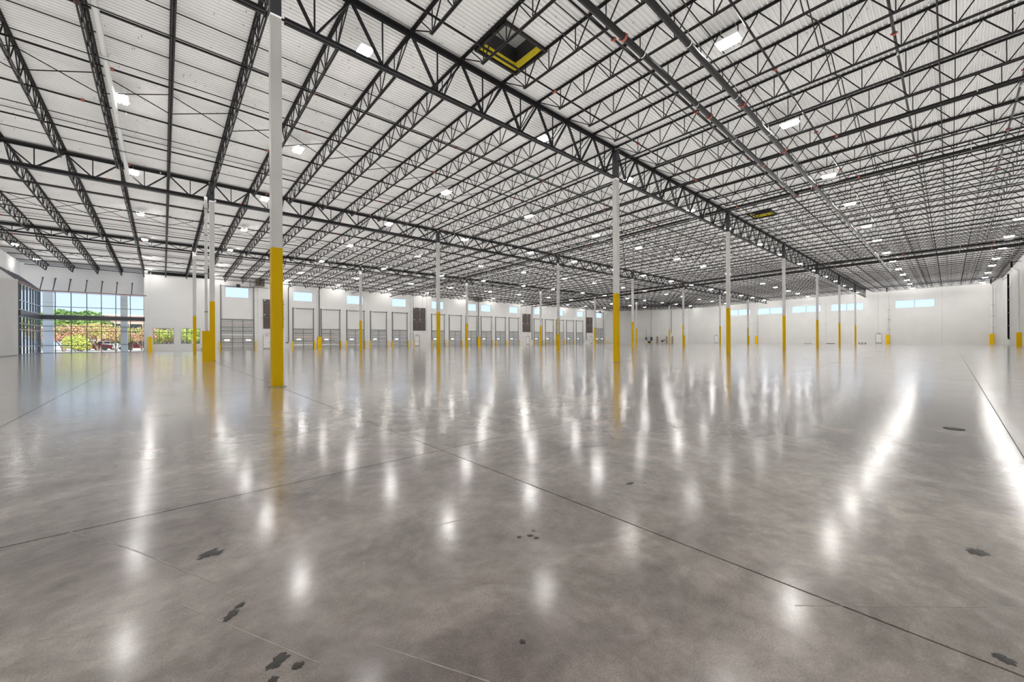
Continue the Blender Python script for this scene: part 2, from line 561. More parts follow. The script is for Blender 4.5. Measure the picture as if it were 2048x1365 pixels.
# deck screws: tiny dark tips hanging below the deck, in random groups
mb = MB()
rs = random.Random(3)
for i in range(2600):
    x = rs.uniform(-12, 34)
    yy = rs.uniform(-16, 40)
    if any(h[0] - .1 < x < h[1] + .1 and h[2] - .1 < yy < h[3] + .1 for h in HATCH):
        continue
    z = deckz(yy)
    mb.box(x - 0.006, x + 0.006, yy - 0.006, yy + 0.006, z - 0.05, z - 0.001)
sw = part('deck_screws', mb, M_black, None)
tag(sw, 'tiny dark screw tips poking through the white roof deck', 'screws', kind='stuff')

# ------------------------------------------------------------------ columns
def rowname(j):
    return ['near', 'middle', 'back'][j]
CW = 0.25
def make_column(j):
    y = j * SB
    ztop = roof(y) - 0.06
    t = thing('column', '', 'column', group=None)
    h = CW / 2
    zb = 9.78
    part('yellow_base', MB().box(-h, h, -h, h, 0.0, 3.66), M_yellow, t, label='yellow painted lower section')
    part('white_shaft', MB().box(-h, h, -h, h, 3.66, zb), M_colwhite, t, label='white painted shaft')
    part('charcoal_top', MB().box(-h - .002, h + .002, -h - .002, h + .002, zb, ztop - 0.14), M_coltop, t, label='charcoal top section')
    part('base_plate', MB().box(-h - 0.06, h + 0.06, -h - 0.06, h + 0.06, 0.0, 0.012), M_grey, t)
    part('cap_plate', MB().box(-h - 0.05, h + 0.05, -h - 0.05, h + 0.05, ztop - 0.16, ztop - 0.12), M_coltop, t)
    return t
for j in range(3):
    proto = make_column(j)
    for i in range(7):
        if j == 0 and i == 0:
            lab = 'closest and largest square column, white with yellow base and black top'
        else:
            lab = '%s column from the camera in the %s row, white with yellow base' % (ORD[i], rowname(j))
        loc = (i * SA, j * SB, 0)
        if i == 0:
            proto.location = loc
            proto['label'] = lab
            c = proto
        else:
            c = copy_tree(proto, loc, label=lab)
        c['group'] = 'white and yellow building columns'

# drain pipes with yellow guards at the middle row columns
def pipe_guard(name_i, x, y, label_p, label_g, side=(-0.27, -0.2), pr=0.075, ztop=9.9, black=False, gw=0.44, gd=0.36, gh=1.83, rz=0):
    px, py = x + side[0], y + side[1]
    t = thing('drain_pipe', label_p, 'pipe', (px, py, 0), rz, group='roof drain pipes')
    part('pipe', MB().cyl((0, 0, 0.0), (0, 0, ztop), pr, n=12), M_pipe if black else M_colwhite, t)
    for z in (3.0, 5.3, 7.6, 9.2):
        part('clamp', MB().cyl((0, 0, z - .03), (0, 0, z + .03), pr + 0.018, n=12), M_grey, t)
    g = thing('pipe_guard', label_g, 'guard', (px, py, 0), rz, group='yellow drain pipe guards')
    th = 0.02
    part('face_plate', MB().box(-gw / 2, gw / 2, -gd / 2, -gd / 2 + th, 0, gh), M_yellow, g)
    part('side_plate', MB().box(-gw / 2, -gw / 2 + th, -gd / 2 + th, gd / 2, 0, gh), M_yellow, g)
    part('side_plate', MB().box(gw / 2 - th, gw / 2, -gd / 2 + th, gd / 2, 0, gh), M_yellow, g)
    part('cap_rim', MB().box(-gw / 2 - .01, gw / 2 + .01, -gd / 2 - .01, -gd / 2 + .03, gh, gh + 0.015), M_yellow, g)
    return t, g
for i in (0, 2, 4, 6):
    pipe_guard(i, i * SA, SB, 'white drain pipe beside the %s column of the middle row' % ORD[i],
               'low yellow guard box at the foot of the %s middle-row column' % ORD[i], side=(-0.30, -0.245), gw=0.40, gd=0.22)

# ------------------------------------------------------------------ girders
def angle_pair(mb, p, q, w, h, gap, t, flip=1):
    """two back-to-back angles along p->q with horizontal legs; flip=1 legs at bottom, -1 at top"""
    p, q = Vector(p), Vector(q)
    d = (q - p).normalized()
    r = d.cross(Vector((0, 0, 1))).normalized()
    u = r.cross(d).normalized()
    for s in (-1, 1):
        c = r * s * (gap / 2 + t / 2)
        mb.beam(p + c, q + c, t, h)
        c2 = r * s * (gap / 2 + w / 2) - u * flip * (h / 2 - t / 2)
        mb.beam(p + c2, q + c2, w, t)
def girder_meshes(x0n, x1n):
    """girder from node x0 to x1 in units of joist spacing (local x from 0)"""
    pass
GD = 1.50
def add_girder(j, i0, x_start, nodes, label):
    y = j * SB
    zt = roof(y) - 0.11
    zb = 9.83 if j < 3 else 9.8
    n = len(nodes)
    t = thing('truss_girder', label, 'girder', (x_start, y, zt), group='truss girders on the column rows')
    Lg = (n - 1) * SJ
    mb = MB()
    angle_pair(mb, (0.14, 0, 0), (Lg - 0.14, 0, 0), 0.10, 0.16, 0.03, 0.022, flip=-1)
    part('top_chord', mb, M_girder, t)
    mb = MB()
    zz = zb - zt
    angle_pair(mb, (0.22, 0, zz), (Lg - 0.22, 0, zz), 0.085, 0.13, 0.03, 0.02, flip=1)
    part('bottom_chord', mb, M_girder, t)
    for k in range(n - 1):
        a = (k * SJ + (0.16 if k == 0 else 0.05), 0, -0.06)
        m = ((k + 0.5) * SJ, 0, zz + 0.05)
        c = ((k + 1) * SJ - (0.16 if k == n - 2 else 0.05), 0, -0.06)
        key = ('d', round(a[0] - k * SJ, 3), round(zz, 3))
        for nm, p, q in (('diagonal', a, (m[0] - 0.04, 0, m[2])), ('diagonal', c, (m[0] + 0.04, 0, m[2]))):
            off = Vector((k * SJ, 0, 0))
            kk = (nm, tuple(round(v, 3) for v in (Vector(p) - off)), tuple(round(v, 3) for v in (Vector(q) - off)))
            if kk not in MESHC:
                b2 = MB()
                for s in (-1, 1):
                    b2.beam(Vector(p) - off + Vector((0, s * 0.035, 0)), Vector(q) - off + Vector((0, s * 0.035, 0)), 0.035, 0.055)
                MESHC[kk] = b2.mesh('diagonal', M_girder)
            put('diagonal', MESHC[kk], t, tuple(off))
        kk = ('v', round(zz, 3))
        if kk not in MESHC:
            MESHC[kk] = MB().beam((0, 0, -0.06), (0, 0, zz + 0.05), 0.04, 0.04).mesh('vertical', M_girder)
        put('vertical', MESHC[kk], t, ((k + 0.5) * SJ - 0.02, 0, 0))
    return t
MESHC = {}
for j in range(3):
    add_girder(j, -1, -7 * SJ, list(range(8)), 'black truss girder from the left wall to the first column of the %s row' % rowname(j))
    for i in range(6):
        add_girder(j, i, i * SA, list(range(9)), 'black truss girder between the %s and %s columns of the %s row' % (ORD[i], ORD[i + 1], rowname(j)))
    add_girder(j, 6, 6 * SA, list(range(8)), 'black truss girder from the seventh %s-row column to the end wall' % rowname(j))

# ------------------------------------------------------------------ joists
JD = 0.80
def joist_geo(Lj, slope, end_full):
    """local y from 0 (seat) to Lj, z relative to seat level; returns lists of web members"""
    n = max(2, int(round((Lj - 2.66) / 1.22)))
    step = (Lj - 2.66) / n
    B = [1.33 + step * k for k in range(n + 1)]
    T = [B[k] + step / 2 for k in range(n)]
    z = lambda yy: slope * yy
    members = []
    for k, yb in enumerate(B):
        members.append(('v', (0, yb, z(yb) - JD), (0, yb, z(yb) - 0.03)))
        if k < n:
            members.append(('d', (0, yb + .03, z(yb) - JD), (0, T[k] - .02, z(T[k]) - 0.03)))
            members.append(('d', (0, B[k + 1] - .03, z(B[k + 1]) - JD), (0, T[k] + .02, z(T[k]) - 0.03)))
    members.append(('d', (0, 0.12, z(0.12) - 0.02), (0, B[0], z(B[0]) - JD)))
    members.append(('d', (0, Lj - 0.12, z(Lj - .12) - 0.02), (0, B[-1], z(B[-1]) - JD)))
    members.append(('d', (0, 0.62, z(0.62) - 0.03), (0, B[0] - 0.0, z(B[0]) - JD)))
    members.append(('d', (0, Lj - 0.62, z(Lj - .62) - 0.03), (0, B[-1], z(B[-1]) - JD)))
    b0, b1 = (0.14, Lj - 0.14) if end_full else (B[0] - 0.1, B[-1] + 0.1)
    return members, b0, b1
def joist_mesh(Lj, slope, end_full, sgn):
    key = ('J', round(Lj, 2), slope, end_full, sgn)
    if key in MESHC:
        return MESHC[key]
    mem, b0, b1 = joist_geo(Lj, slope, end_full)
    F = lambda p: Vector((p[0], p[1] * sgn, p[2]))
    top = MB()
    angle_pair(top, F((0, 0.02, 0)), F((0, Lj - 0.02, slope * Lj)), 0.055, 0.055, 0.025, 0.008, flip=-1)
    top.beam(F((0, 0.0, -0.03)), F((0, 0.18, -0.03)), 0.12, 0.05)
    top.beam(F((0, Lj - 0.18, slope * Lj - 0.03)), F((0, Lj, slope * Lj - 0.03)), 0.12, 0.05)
    bot = MB()
    angle_pair(bot, F((0, b0, slope * b0 - JD)), F((0, b1, slope * b1 - JD)), 0.045, 0.05, 0.025, 0.008, flip=1)
    web = MB()
    singles = []
    for kd, p, q in mem:
        w = 0.028 if kd == 'v' else 0.032
        web.beam(F(p), F(q), w, w)
        o0 = Vector(F(p))
        kk = ('w', kd, tuple(round(v, 3) for v in (F(q) - o0)))
        if kk not in MESHC:
            MESHC[kk] = MB().beam((0, 0, 0), F(q) - o0, w, w).mesh('web_member', M_steel)
        singles.append(('web_diagonal' if kd == 'd' else 'web_vertical', MESHC[kk], o0))
    MESHC[key] = (top.mesh('top_chord', M_steel), bot.mesh('bottom_chord', M_steel), web.mesh('web', M_steel), singles)
    return MESHC[key]
BAYN = ['in the bay along the right wall', 'between near and middle column rows', 'between middle and back column rows', 'between back column row and dock wall']
def joist_label(bay, k):
    c = k // 8
    r = k % 8
    if k < 0:
        return 'black roof joist %s, %s left of the first columns' % (BAYN[bay], ORD[-k - 1])
    if r == 0:
        return 'black roof joist %s, at the %s column line' % (BAYN[bay], ORD[c])
    return 'black roof joist %s, %s past the %s column line' % (BAYN[bay], ORD[r - 1], ORD[c])
for bay in range(4):
    for k in range(-6, 55):
        x = k * SJ
        sgn = 1
        y0 = [0, 0, SB, 2 * SB][bay]
        Lj = SB - 0.02
        slope = SLP
        if bay == 0:
            sgn, slope = -1, SLN
        full = (k % 8 == 0)
        if bay == 3:
            if k <= -2:
                Lj = YO - 2 * SB
            elif x > 92.6:
                yw = 38.0 + (XF - x) * (YD - 38.0) / (XF - 92.6)
                Lj = yw - 2 * SB - 0.05
                if Lj < 3.4:
                    continue
                full = False
            else:
                Lj = YD - 2 * SB
                full = False
        tm, bm, wm, singles = joist_mesh(Lj, slope, full, sgn)
        t = thing('roof_joist', joist_label(bay, k), 'joist', (x, y0, roof(y0) + 0.02), group='open-web steel roof joists')
        put('top_chord', tm, t)
        put('bottom_chord', bm, t)
        near = (bay == 0 and -1 <= k <= 14) or (bay == 1 and k <= 12) or (bay == 2 and k <= 2)
        if near:
            for nm, me, off in singles:
                put(nm, me, t, tuple(off))
        else:
            put('web', wm, t, kind='stuff')

t = thing('roof_drain_line', 'long white roof drain pipe running beside a joist at upper left', 'pipe', (-3.62, 0, 0))
part('pipe', MB().cyl((0, 0.4, roof(0.4) - 0.62), (0, 18.0, roof(18.0) - 0.62), 0.085, n=12), M_paleg, t)
for yy in (2.5, 6.6, 10.7, 14.8):
    part('coupling', MB().cyl((0, yy, roof(yy) - 0.62), (0, yy + 0.12, roof(yy + .12) - 0.62), 0.10, n=12), M_grey, t)

# bridging: horizontal rods along the chords and cross braces at mid bay
def jz(y, dz):
    return roof(y) + 0.02 + dz
XE = 54 * SJ
BRN = {0: 'right-wall bay', 1: 'bay behind the near row', 2: 'bay behind the middle row', 3: 'bay before the dock wall'}
for bay in range(4):
    yc = [-SB / 2, SB / 2, 1.5 * SB, 2.5 * SB][bay]
    for q, off in enumerate((-5.2, -2.6, 2.6, 5.2)):
        for lvl, dz in (('lower', -JD - 0.03), ('upper', -0.05)):
            y = yc + off
            x1 = XE if y < 38 else min(XE, diag_x(y) - 0.2)
            r = MB().beam((-11.8, y, jz(y, dz)), (x1, y, jz(y, dz)), 0.026, 0.026)
            tag(part('bridging_rod', r, M_steel, None), 'thin %s bridging angle crossing the joists, %s line of the %s' % (lvl, ORD[q], BRN[bay]),
                'bridging', 'bridging angles')
    t = thing('cross_bridging', 'row of X-shaped braces between joists, mid-%s' % BRN[bay], 'bridging', (0, yc, 0))
    ya, yb = 0.0, 0.0
    z0, z1 = jz(yc, -JD), jz(yc, -0.04)
    me1 = MB().beam((0.03, 0, z0), (SJ - 0.03, 0, z1), 0.028, 0.028).mesh('brace', M_steel)
    me2 = MB().beam((0.03, 0.03, z1), (SJ - 0.03, 0.03, z0), 0.028, 0.028).mesh('brace', M_steel)
    for k in range(-6, 54):
        if (k + 1) * SJ > (diag_x(yc) if yc > 38 else 999):
            break
        put('brace', me1, t, (k * SJ, 0, 0))
        put('brace', me2, t, (k * SJ, 0, 0))

# ------------------------------------------------------------------ sprinkler system
def coupling_mesh(r):
    return MB().cyl((-0.045, 0, 0), (0.045, 0, 0), r + 0.022, n=12).box(-0.03, 0.03, -r - 0.05, r + 0.05, -0.018, 0.018).mesh('coupling', M_red)
def hanger_mesh(r, up):
    mb = MB()
    n = 10
    for i in range(n):
        a0, a1 = 2 * math.pi * i / n, 2 * math.pi * (i + 1) / n
        mb.beam((0, (r + .008) * math.cos(a0), (r + .008) * math.sin(a0)), (0, (r + .008) * math.cos(a1), (r + .008) * math.sin(a1)), 0.03, 0.006)
    mb.beam((0, 0, r), (0, 0, r + up), 0.012, 0.012)
    return mb.mesh('hanger', M_hang)
# mains along x in the right bay
Z1 = 10.28
t = thing('sprinkler_main', 'large black sprinkler main pipe, right one of the parallel pair, running far back', 'pipe', (0, -6.60, Z1))
part('pipe', MB().cyl((-13.5, 0, 0), (70.5, 0, 0), 0.095, n=16), M_pipe, t)
cm, hm = coupling_mesh(0.095), hanger_mesh(0.10, 0.35)
for x in [-8.2, -1.8, 4.8, 14.4, 20.0, 26.6, 33.2, 39.8, 46.4, 53.0, 59.6]:
    put('coupling', cm, t, (x - 1.1 * 0, 0, 0))
for k in range(-3, 18):
    put('hanger', hm, t, (3.93 * k + 1.9, 0, 0))
t = thing('sprinkler_main', 'large black sprinkler main pipe, left one of the pair, ending in an elbow', 'pipe', (0, -5.45, Z1 - 0.04))
part('pipe', MB().cyl((-13.5, 0, 0), (27.6, 0, 0), 0.095, n=16), M_pipe, t)
part('elbow', MB().tube([(27.6, 0, 0), (27.72, 0.0, 0.03), (27.78, 0, 0.12), (27.8, 0, 0.3)], 0.10, 12), M_pipe, t)
for x in [-5.0, 2.2, 8.0, 14.2, 20.9, 27.4]:
    put('coupling', cm, t, (x, 0, 0))
for k in range(-3, 7):
    put('hanger', hm, t, (3.93 * k + 1.2, 0, 0))
# cross mains along y
def cross_main(x, r, z0, label, y0=-17.9, y1=54.0):
    t = thing('cross_main', label, 'pipe', (x, 0, 0))
    pts = [(0, y0, z0 - SLN * y0), (0, 0, z0), (0, y1, z0 + SLP * y1)]
    part('pipe', MB().cyl(pts[0], pts[1], r, n=12).cyl(pts[1], pts[2], r, n=12), M_pipe, t)
    cmr = MB().cyl((0, -0.045, 0), (0, 0.045, 0), r + 0.02, n=12).mesh('coupling', M_red)
    hy = hanger_mesh(r + 0.005, 0.3)
    yy = y0 + 3
    while yy < y1:
        zz = z0 + (SLP * yy if yy > 0 else -SLN * yy)
        put('coupling', cmr, t, (0, yy, zz))
        h = put('hanger', hy, t, (0, yy + 2.2, zz))
        h.rotation_euler = (0, 0, math.pi / 2)
        yy += 6.4
    return t
cross_main(20.75, 0.055, 10.42, 'black sprinkler cross pipe running across the hall, nearest of the cross pipes')
cross_main(27.3, 0.085, 10.34, 'thick black sprinkler cross main where the left main pipe ends')
cross_main(58.0, 0.085, 10.30, 'thick black sprinkler cross main, nearer of the far pair', y1=53.5)
cross_main(61.6, 0.085, 10.30, 'thick black sprinkler cross main, farther of the far pair', y1=53.5)
# branch lines
head = MB().cyl((0, 0, -0.03), (0, 0, -0.09), 0.018, n=6).cyl((0, 0, -0.10), (0, 0, -0.11), 0.035, n=8).mesh('sprinkler_head', M_hang)
cb = coupling_mesh(0.036)
n_b = 0
yb = -16.9
while yb < 53.5:
    z = roof(yb) - 0.58
    x1 = XE if yb < 38 else diag_x(yb) - 0.6
    t = thing('sprinkler_branch', '', 'pipe', (0, yb, z), group='sprinkler branch pipes')
    side = 'right of the near column row' if yb < 0 else ('past the near column row' if yb < SB else ('past the middle column row' if yb < 2 * SB else 'past the back column row'))
    idx = int((abs(yb) if yb < 0 else yb % SB) / 3.05)
    t['label'] = 'thin black sprinkler branch pipe along the hall, %s %s' % (ORD[idx], side)
    part('pipe', MB().cyl((-13.0, 0, 0), (x1, 0, 0), 0.036, n=8), M_pipe, t)
    x = -11.0 + (n_b % 3) * 0.5
    farc, farh = MB(), MB()
    i = 0
    while x < x1 - 1:
        if x < 36:
            put('coupling', cb, t, (x, 0, 0))
            put('sprinkler_head', head, t, (x + 1.2, 0, 0))
        else:
            farc.cyl((x - 0.045, 0, 0), (x + 0.045, 0, 0), 0.058, n=8)
        x += 6.1 if i % 2 else 6.5
        i += 1
    part('far_couplings', farc, M_red, t, kind='stuff')
    yb += 3.05
    n_b += 1

# ------------------------------------------------------------------ roof hatches
for n, h in enumerate(HATCH):
    x0, x1, y0, y1 = h
    xc, yc = (x0 + x1) / 2, (y0 + y1) / 2
    z = deckz(yc)
    lab = ['square roof hatch opening lined with yellow insulation, nearest one, overhead', 'roof hatch with yellow lining beyond the third near-row column, second one',
           'small distant roof hatch with yellow lining, third one'][n]
    t = thing('roof_hatch', lab, 'hatch', (xc, yc, z), group='roof hatches')
    a, c = (x1 - x0) / 2, (y1 - y0) / 2
    part('steel_frame', MB().box(-a - .06, a + .06, -c - .06, -c + .03, -0.10, 0.0).box(-a - .06, a + .06, c - .03, c + .06, -0.10, 0.0)
         .box(-a - .06, -a + .03, -c, c, -0.10, 0.0).box(a - .03, a + .06, -c, c, -0.10, 0.0), M_steel, t)
    for bx in ((-a, a, -c, -c + .05), (-a, a, c - .05, c), (-a, -a + .05, -c + .05, c - .05), (a - .05, a, -c + .05, c - .05)):
        part('insulation_board', MB().box(*bx, 0.0, 0.30), M_insul, t, label='yellow insulation board')
        part('curb_side', MB().box(bx[0] - .01, bx[1] + .01, bx[2] - .01, bx[3] + .01, 0.30, 0.85), M_black, t)
    part('lid', MB().box(-a, a, -c, c, 0.85, 0.89), M_grey, t)

# ------------------------------------------------------------------ high-bay lights
def make_light():
    t = thing('high_bay_light', '', 'light', group='LED high-bay ceiling lights')
    part('housing', MB().box(-0.21, 0.21, -0.35, 0.35, 0.0, 0.045).box(-0.05, 0.05, -0.28, 0.28, 0.045, 0.09), M_housing, t)
    for s in (-1, 1):
        _ln = part('lens', MB().box(s * 0.095 - 0.07, s * 0.095 + 0.07, -0.29, 0.29, -0.085, -0.08), M_lens, t, label='glowing LED lens strip')
        c_ = s * 0.095
        part('side_glow', MB().box(c_ - 0.07, c_ + 0.07, -0.29, -0.286, -0.08, -0.001).box(c_ - 0.07, c_ + 0.07, 0.286, 0.29, -0.08, -0.001)
             .box(c_ - 0.07, c_ - 0.066, -0.286, 0.286, -0.08, -0.001).box(c_ + 0.066, c_ + 0.07, -0.286, 0.286, -0.08, -0.001), M_side, _ln)
        part('hanger_wire', MB().beam((0, s * 0.26, 0.05), (0, s * 0.20, 0.62), 0.006, 0.006), M_hang, t)
    return t
LX = []
for k in range(-1, 8):
    for b_ in (2.75, 11.2):
        x = b_ + k * SA
        if k == -1:
            x = {2.75: -12.2, 11.2: -3.4}[b_]
        if x < XF - 1.5:
            LX.append(x)
LY = [(-15.85, 'row nearest the right wall'), (-7.15, 'row beside the large sprinkler mains'), (1.05, 'row at the near column row'), (9.6, 'row between near and middle columns'),
      (18.15, 'row at the middle column row'), (27.0, 'row between middle and back columns'), (36.1, 'row at the back column row'), (45.2, 'row between back columns and dock wall'), (53.4, 'row along the dock wall')]
lp = None
for y, desc in LY:
    z = 10.80 - 0.0135 * y
    n = 0
    for x in sorted(LX):
        if y > 38 and x > diag_x(y) - 1.2:
            continue
        xx = x + (0.25 if y < 0 else 0)
        lab = 'glowing high-bay light, %s from the left, %s' % (ORD[n] if n < 18 else 'last', desc)
        if lp is None:
            lp = make_light()
            lp.location = (xx, y, z)
            lp['label'] = lab
        else:
            copy_tree(lp, (xx, y, z), label=lab)
        n += 1
# lights in the entry corner


# ------------------------------------------------------------------ dock doors
def make_dock(hw, hz, nsec, nstile, htrack, nwin, name):
    t = thing(name, '', 'door', kind='structure')
    sh = hz / nsec
    yf = -0.02
    for s in range(nsec):
        p = part('door_section', MB().box(-hw, hw, 0.05, 0.10, s * sh + 0.012, (s + 1) * sh - 0.012), M_door, t)
        rb = MB().box(-hw, hw, 0.02, 0.05, s * sh + 0.012, s * sh + 0.05).box(-hw, hw, 0.02, 0.05, (s + 1) * sh - 0.05, (s + 1) * sh - 0.012)
        rb.box(-hw, hw, 0.038, 0.05, (s + 0.5) * sh - 0.012, (s + 0.5) * sh + 0.012)
        part('section_rail', rb, M_rib, p)
    for s in range(1, nstile):
        x = -hw + 2 * hw * s / nstile
        part('stile', MB().box(x - 0.04, x + 0.04, 0.008, 0.02, 0, hz), M_rib, t)
    wz = sh * 2.4 if nsec < 7 else sh * 2.6
    for w in range(nwin):
        xw = -hw * 0.45 if w == 0 else hw * 0.68
        if nwin == 2 and w == 0:
            xw = -hw * 0.66
        part('vision_panel', MB().box(xw - 0.28, xw + 0.28, 0.03, 0.048, wz - 0.07, wz + 0.07), M_lit, t, label='bright narrow window in the door')
    for s in (-1, 1):
        part('track', MB().box(s * (hw + 0.04) - 0.03, s * (hw + 0.04) + 0.03, -0.09, -0.02, 0, htrack)
             .box(s * (hw + 0.10) - 0.02, s * (hw + 0.10) + 0.02, -0.02, -0.003, 0, htrack), M_track, t)
        part('cable', MB().beam((s * (hw - 0.02), -0.12, htrack - 0.35), (s * (hw - 0.10 if s < 0 else hw - 0.18), -0.06, hz), 0.012, 0.012), M_track, t)
        part('bracket', MB().box(s * (hw + 0.05) - 0.07, s * (hw + 0.05) + 0.07, -0.24, -0.003, htrack - 0.06, htrack + 0.10), M_track, t)
    part('torsion_shaft', MB().cyl((-hw - 0.05, -0.16, htrack), (hw + 0.05, -0.16, htrack), 0.022, n=8), M_track, t)
    part('torsion_spring', MB().cyl((-hw + 0.35, -0.16, htrack), (hw - 0.15, -0.16, htrack), 0.055, n=10), M_rib, t)
    part('head_seal', MB().box(-hw - 0.03, hw + 0.03, -0.03, -0.003, hz - 0.02, hz + 0.06), M_rib, t)
    return t
dp = None
ndoor = 0
bol_me = MB().cyl((0, 0, 0), (0, 0, 1.19), 0.085, n=14).cyl((0, 0, 1.19), (0, 0, 1.225), 0.085, 0.03, n=14).mesh('bollard', M_yellow)
def bollard(x, y, label):
    o = put('bollard', bol_me, None, (x, y, 0))
    tag(o, label, 'bollard', 'yellow door bollards')
for n, (c, hw, h) in enumerate(dock_doors):
    ndoor += 1
    lab = 'grey sectional dock door, %s from the left along the dock wall' % ORD[n]
    if dp is None:
        dp = make_dock(1.37, 3.05, 5, 2, 6.2, 1, 'door_%d' % ndoor)
        dp.location = (c, YD, 0)
        dp['label'] = lab
    else:
        d = copy_tree(dp, (c, YD, 0), label=lab)
        d.name = 'door_%d' % ndoor
    if n != 15:
        bollard(c - hw - 0.17, YD - 0.35, 'yellow bollard at the left jamb of the %s dock door' % ORD[n])
        bollard(c + hw + 0.10, YD - 0.35, 'yellow bollard at the right jamb of the %s dock door' % ORD[n])
for n, (c, hw, h) in enumerate(drive):
    ndoor += 1
    d = make_dock(hw, h, 8, 3, 8.85, 2, 'door_%d' % ndoor)
    d.location = (c, YD, 0)
    d['label'] = ['tall wide drive-in door at the left end of the dock wall', 'tall wide drive-in door at the far right end of the dock wall'][n]
    part('door_operator', MB().box(-0.15, 0.25, -0.55, -0.1, 8.75, 9.15), M_black, d)
    nm = ['left', 'right'][n]
    bollard(c - hw - 0.2, YD - 0.35, 'yellow bollard at the left jamb of the %s drive-in door' % nm)
    bollard(c + hw + 0.2, YD - 0.35, 'yellow bollard at the right jamb of the %s drive-in door' % nm)
bollard(92.4, YD - 0.8, 'yellow bollard at the far right corner of the dock wall')
bollard(32.0, YD - 0.4, 'single yellow bollard below the large white gooseneck pipe')

# man doors with exit signs
def exit_mesh():
    if 'exit' not in MESHC:
        mb = MB()
        T = 0.018
        def bar(x0, z0, x1, z1):
            mb.beam((x0, 0, z0), (x1, 0, z1), T, 0.004, up=(0, 1, 0))
        h = 0.055
        x = -0.125
        bar(x, -h, x, h)
        for z in (-h + T / 2, 0, h - T / 2):
            bar(x, z, x + 0.05, z)
        x = -0.055
        bar(x, -h, x + 0.05, h)
        bar(x + 0.05, -h, x, h)
        bar(0.027, -h, 0.027, h)
        bar(0.085, -h, 0.085, h - T)
        bar(0.055, h - T / 2, 0.115, h - T / 2)
        MESHC['exit'] = mb.mesh('exit_lettering', M_exitred)
    return MESHC['exit']
def exit_sign(x, y, z, rz, label):
    t = thing('exit_sign', label, 'sign', (x, y, z), rz, group='exit signs above doors')
    part('sign_plate', MB().box(-0.17, 0.17, -0.03, 0.0, -0.1, 0.1), M_exitwhite, t)
    o = put('lettering', exit_mesh(), t)
    o.parent = t
    o.location = (0, -0.034, 0)
def man_door(x, y, rz, label, slabel):
    global ndoor
    ndoor += 1
    t = thing('door_%d' % ndoor, label, 'door', (x, y, 0), rz, kind='structure')
    part('leaf', MB().box(-0.43, 0.43, 0.04, 0.085, 0.02, 2.1), M_colwhite, t)
    part('frame', MB().box(-0.50, -0.44, -0.012, 0.10, 0, 2.19).box(0.44, 0.50, -0.012, 0.10, 0, 2.19).box(-0.44, 0.44, -0.012, 0.10, 2.12, 2.19), M_grey, t)
    part('handle', MB().box(0.30, 0.39, -0.03, 0.04, 0.98, 1.03), M_black, t)
    part('kick_plate', MB().box(-0.41, 0.41, 0.03, 0.04, 0.04, 0.25), M_grey, t)
    part('closer', MB().box(-0.2, 0.25, 0.0, 0.04, 2.0, 2.07), M_black, t)
    off = Vector((0, -0.03, 2.42))
    off.rotate(Matrix.Rotation(rz, 3, 'Z'))
    exit_sign(x + off.x, y + off.y, off.z, rz, slabel)
for n, x in enumerate(mandoors):
    man_door(x, YD, 0, 'plain white exit door under the %s brown louver panel' % ORD[n], 'small red exit sign over the door below the %s brown louver' % ORD[n])
for n, y in enumerate(fdoor):
    wl_ = ['right of the near column row', 'left behind the middle column row'][n]
    man_door(XF, y, -math.pi / 2, 'white exit door in the end wall, %s' % wl_, 'small red exit sign over the end wall door, %s' % wl_)

# brown louver panels
for n, x in enumerate([9.79, 33.34, 61.0, 84.9]):
    t = thing('louver_panel', 'large dark brown panel high on the dock wall, %s from the left' % ORD[n], 'panel', (x, YD, 3.05), group='brown wall panels')
    for s in (0, 1):
        for q in (0, 1):
            part('louver_leaf', MB().box(-1.28 + q * 1.29, -0.01 + q * 1.29, -0.08, -0.003, s * 2.14 + 0.01, s * 2.14 + 2.12), M_brown, t)
    part('rail', MB().box(-1.3, 1.3, -0.11, -0.08, 1.6, 1.66).box(-1.3, 1.3, -0.11, -0.08, 3.7, 3.75), M_rib, t)
    part('conduit', MB().tube([(0.05, -0.14, 1.7), (0.05, -0.14, 3.9), (0.05, -0.14, 4.28)], 0.025, 6), M_hang, t)
    for px, pz in ((-1.1, 4.1), (0.1, 4.1), (-1.1, 2.0), (0.1, 2.0)):
        part('junction_box', MB().box(px - 0.08, px + 0.08, -0.18, -0.08, pz - 0.1, pz + 0.1), M_hang, t)
    part('tie_rod', MB().box(-1.5, -1.28, -0.05, -0.02, 1.5, 1.54).box(1.28, 1.5, -0.05, -0.02, 1.5, 1.54).box(1.28, 1.5, -0.05, -0.02, 3.6, 3.64), M_track, t)

# ------------------------------------------------------------------ windows in walls
nw = 0
def wall_window(hw, z0, z1, loc, rz, label, mull=0, frame_m=None):
    global nw
    nw += 1
    t = thing('window_%d' % nw, label, 'window', loc, rz, kind='structure')
    fm_ = frame_m or M_alu
    f = 0.05
    part('window_frame', MB().box(-hw, hw, 0.06, 0.12, z0, z0 + f).box(-hw, hw, 0.06, 0.12, z1 - f, z1)
         .box(-hw, -hw + f, 0.06, 0.12, z0 + f, z1 - f).box(hw - f, hw, 0.06, 0.12, z0 + f, z1 - f), fm_, t)
    xs_ = [-hw + f] + [-hw + 2 * hw * (m_ + 1) / (mull + 1) for m_ in range(mull)] + [hw - f]
    for m_ in range(mull):
        part('mullion', MB().box(xs_[m_ + 1] - 0.03, xs_[m_ + 1] + 0.03, 0.06, 0.12, z0 + f, z1 - f), M_mull, t)
    for a, c in zip(xs_[:-1], xs_[1:]):
        part('pane', MB().box(a, c, 0.085, 0.093, z0 + f, z1 - f), M_glass, t)
    part('sill', MB().box(-hw, hw, 0.0, 0.06, z0, z0 + 0.012), M_colwhite, t)
    return t
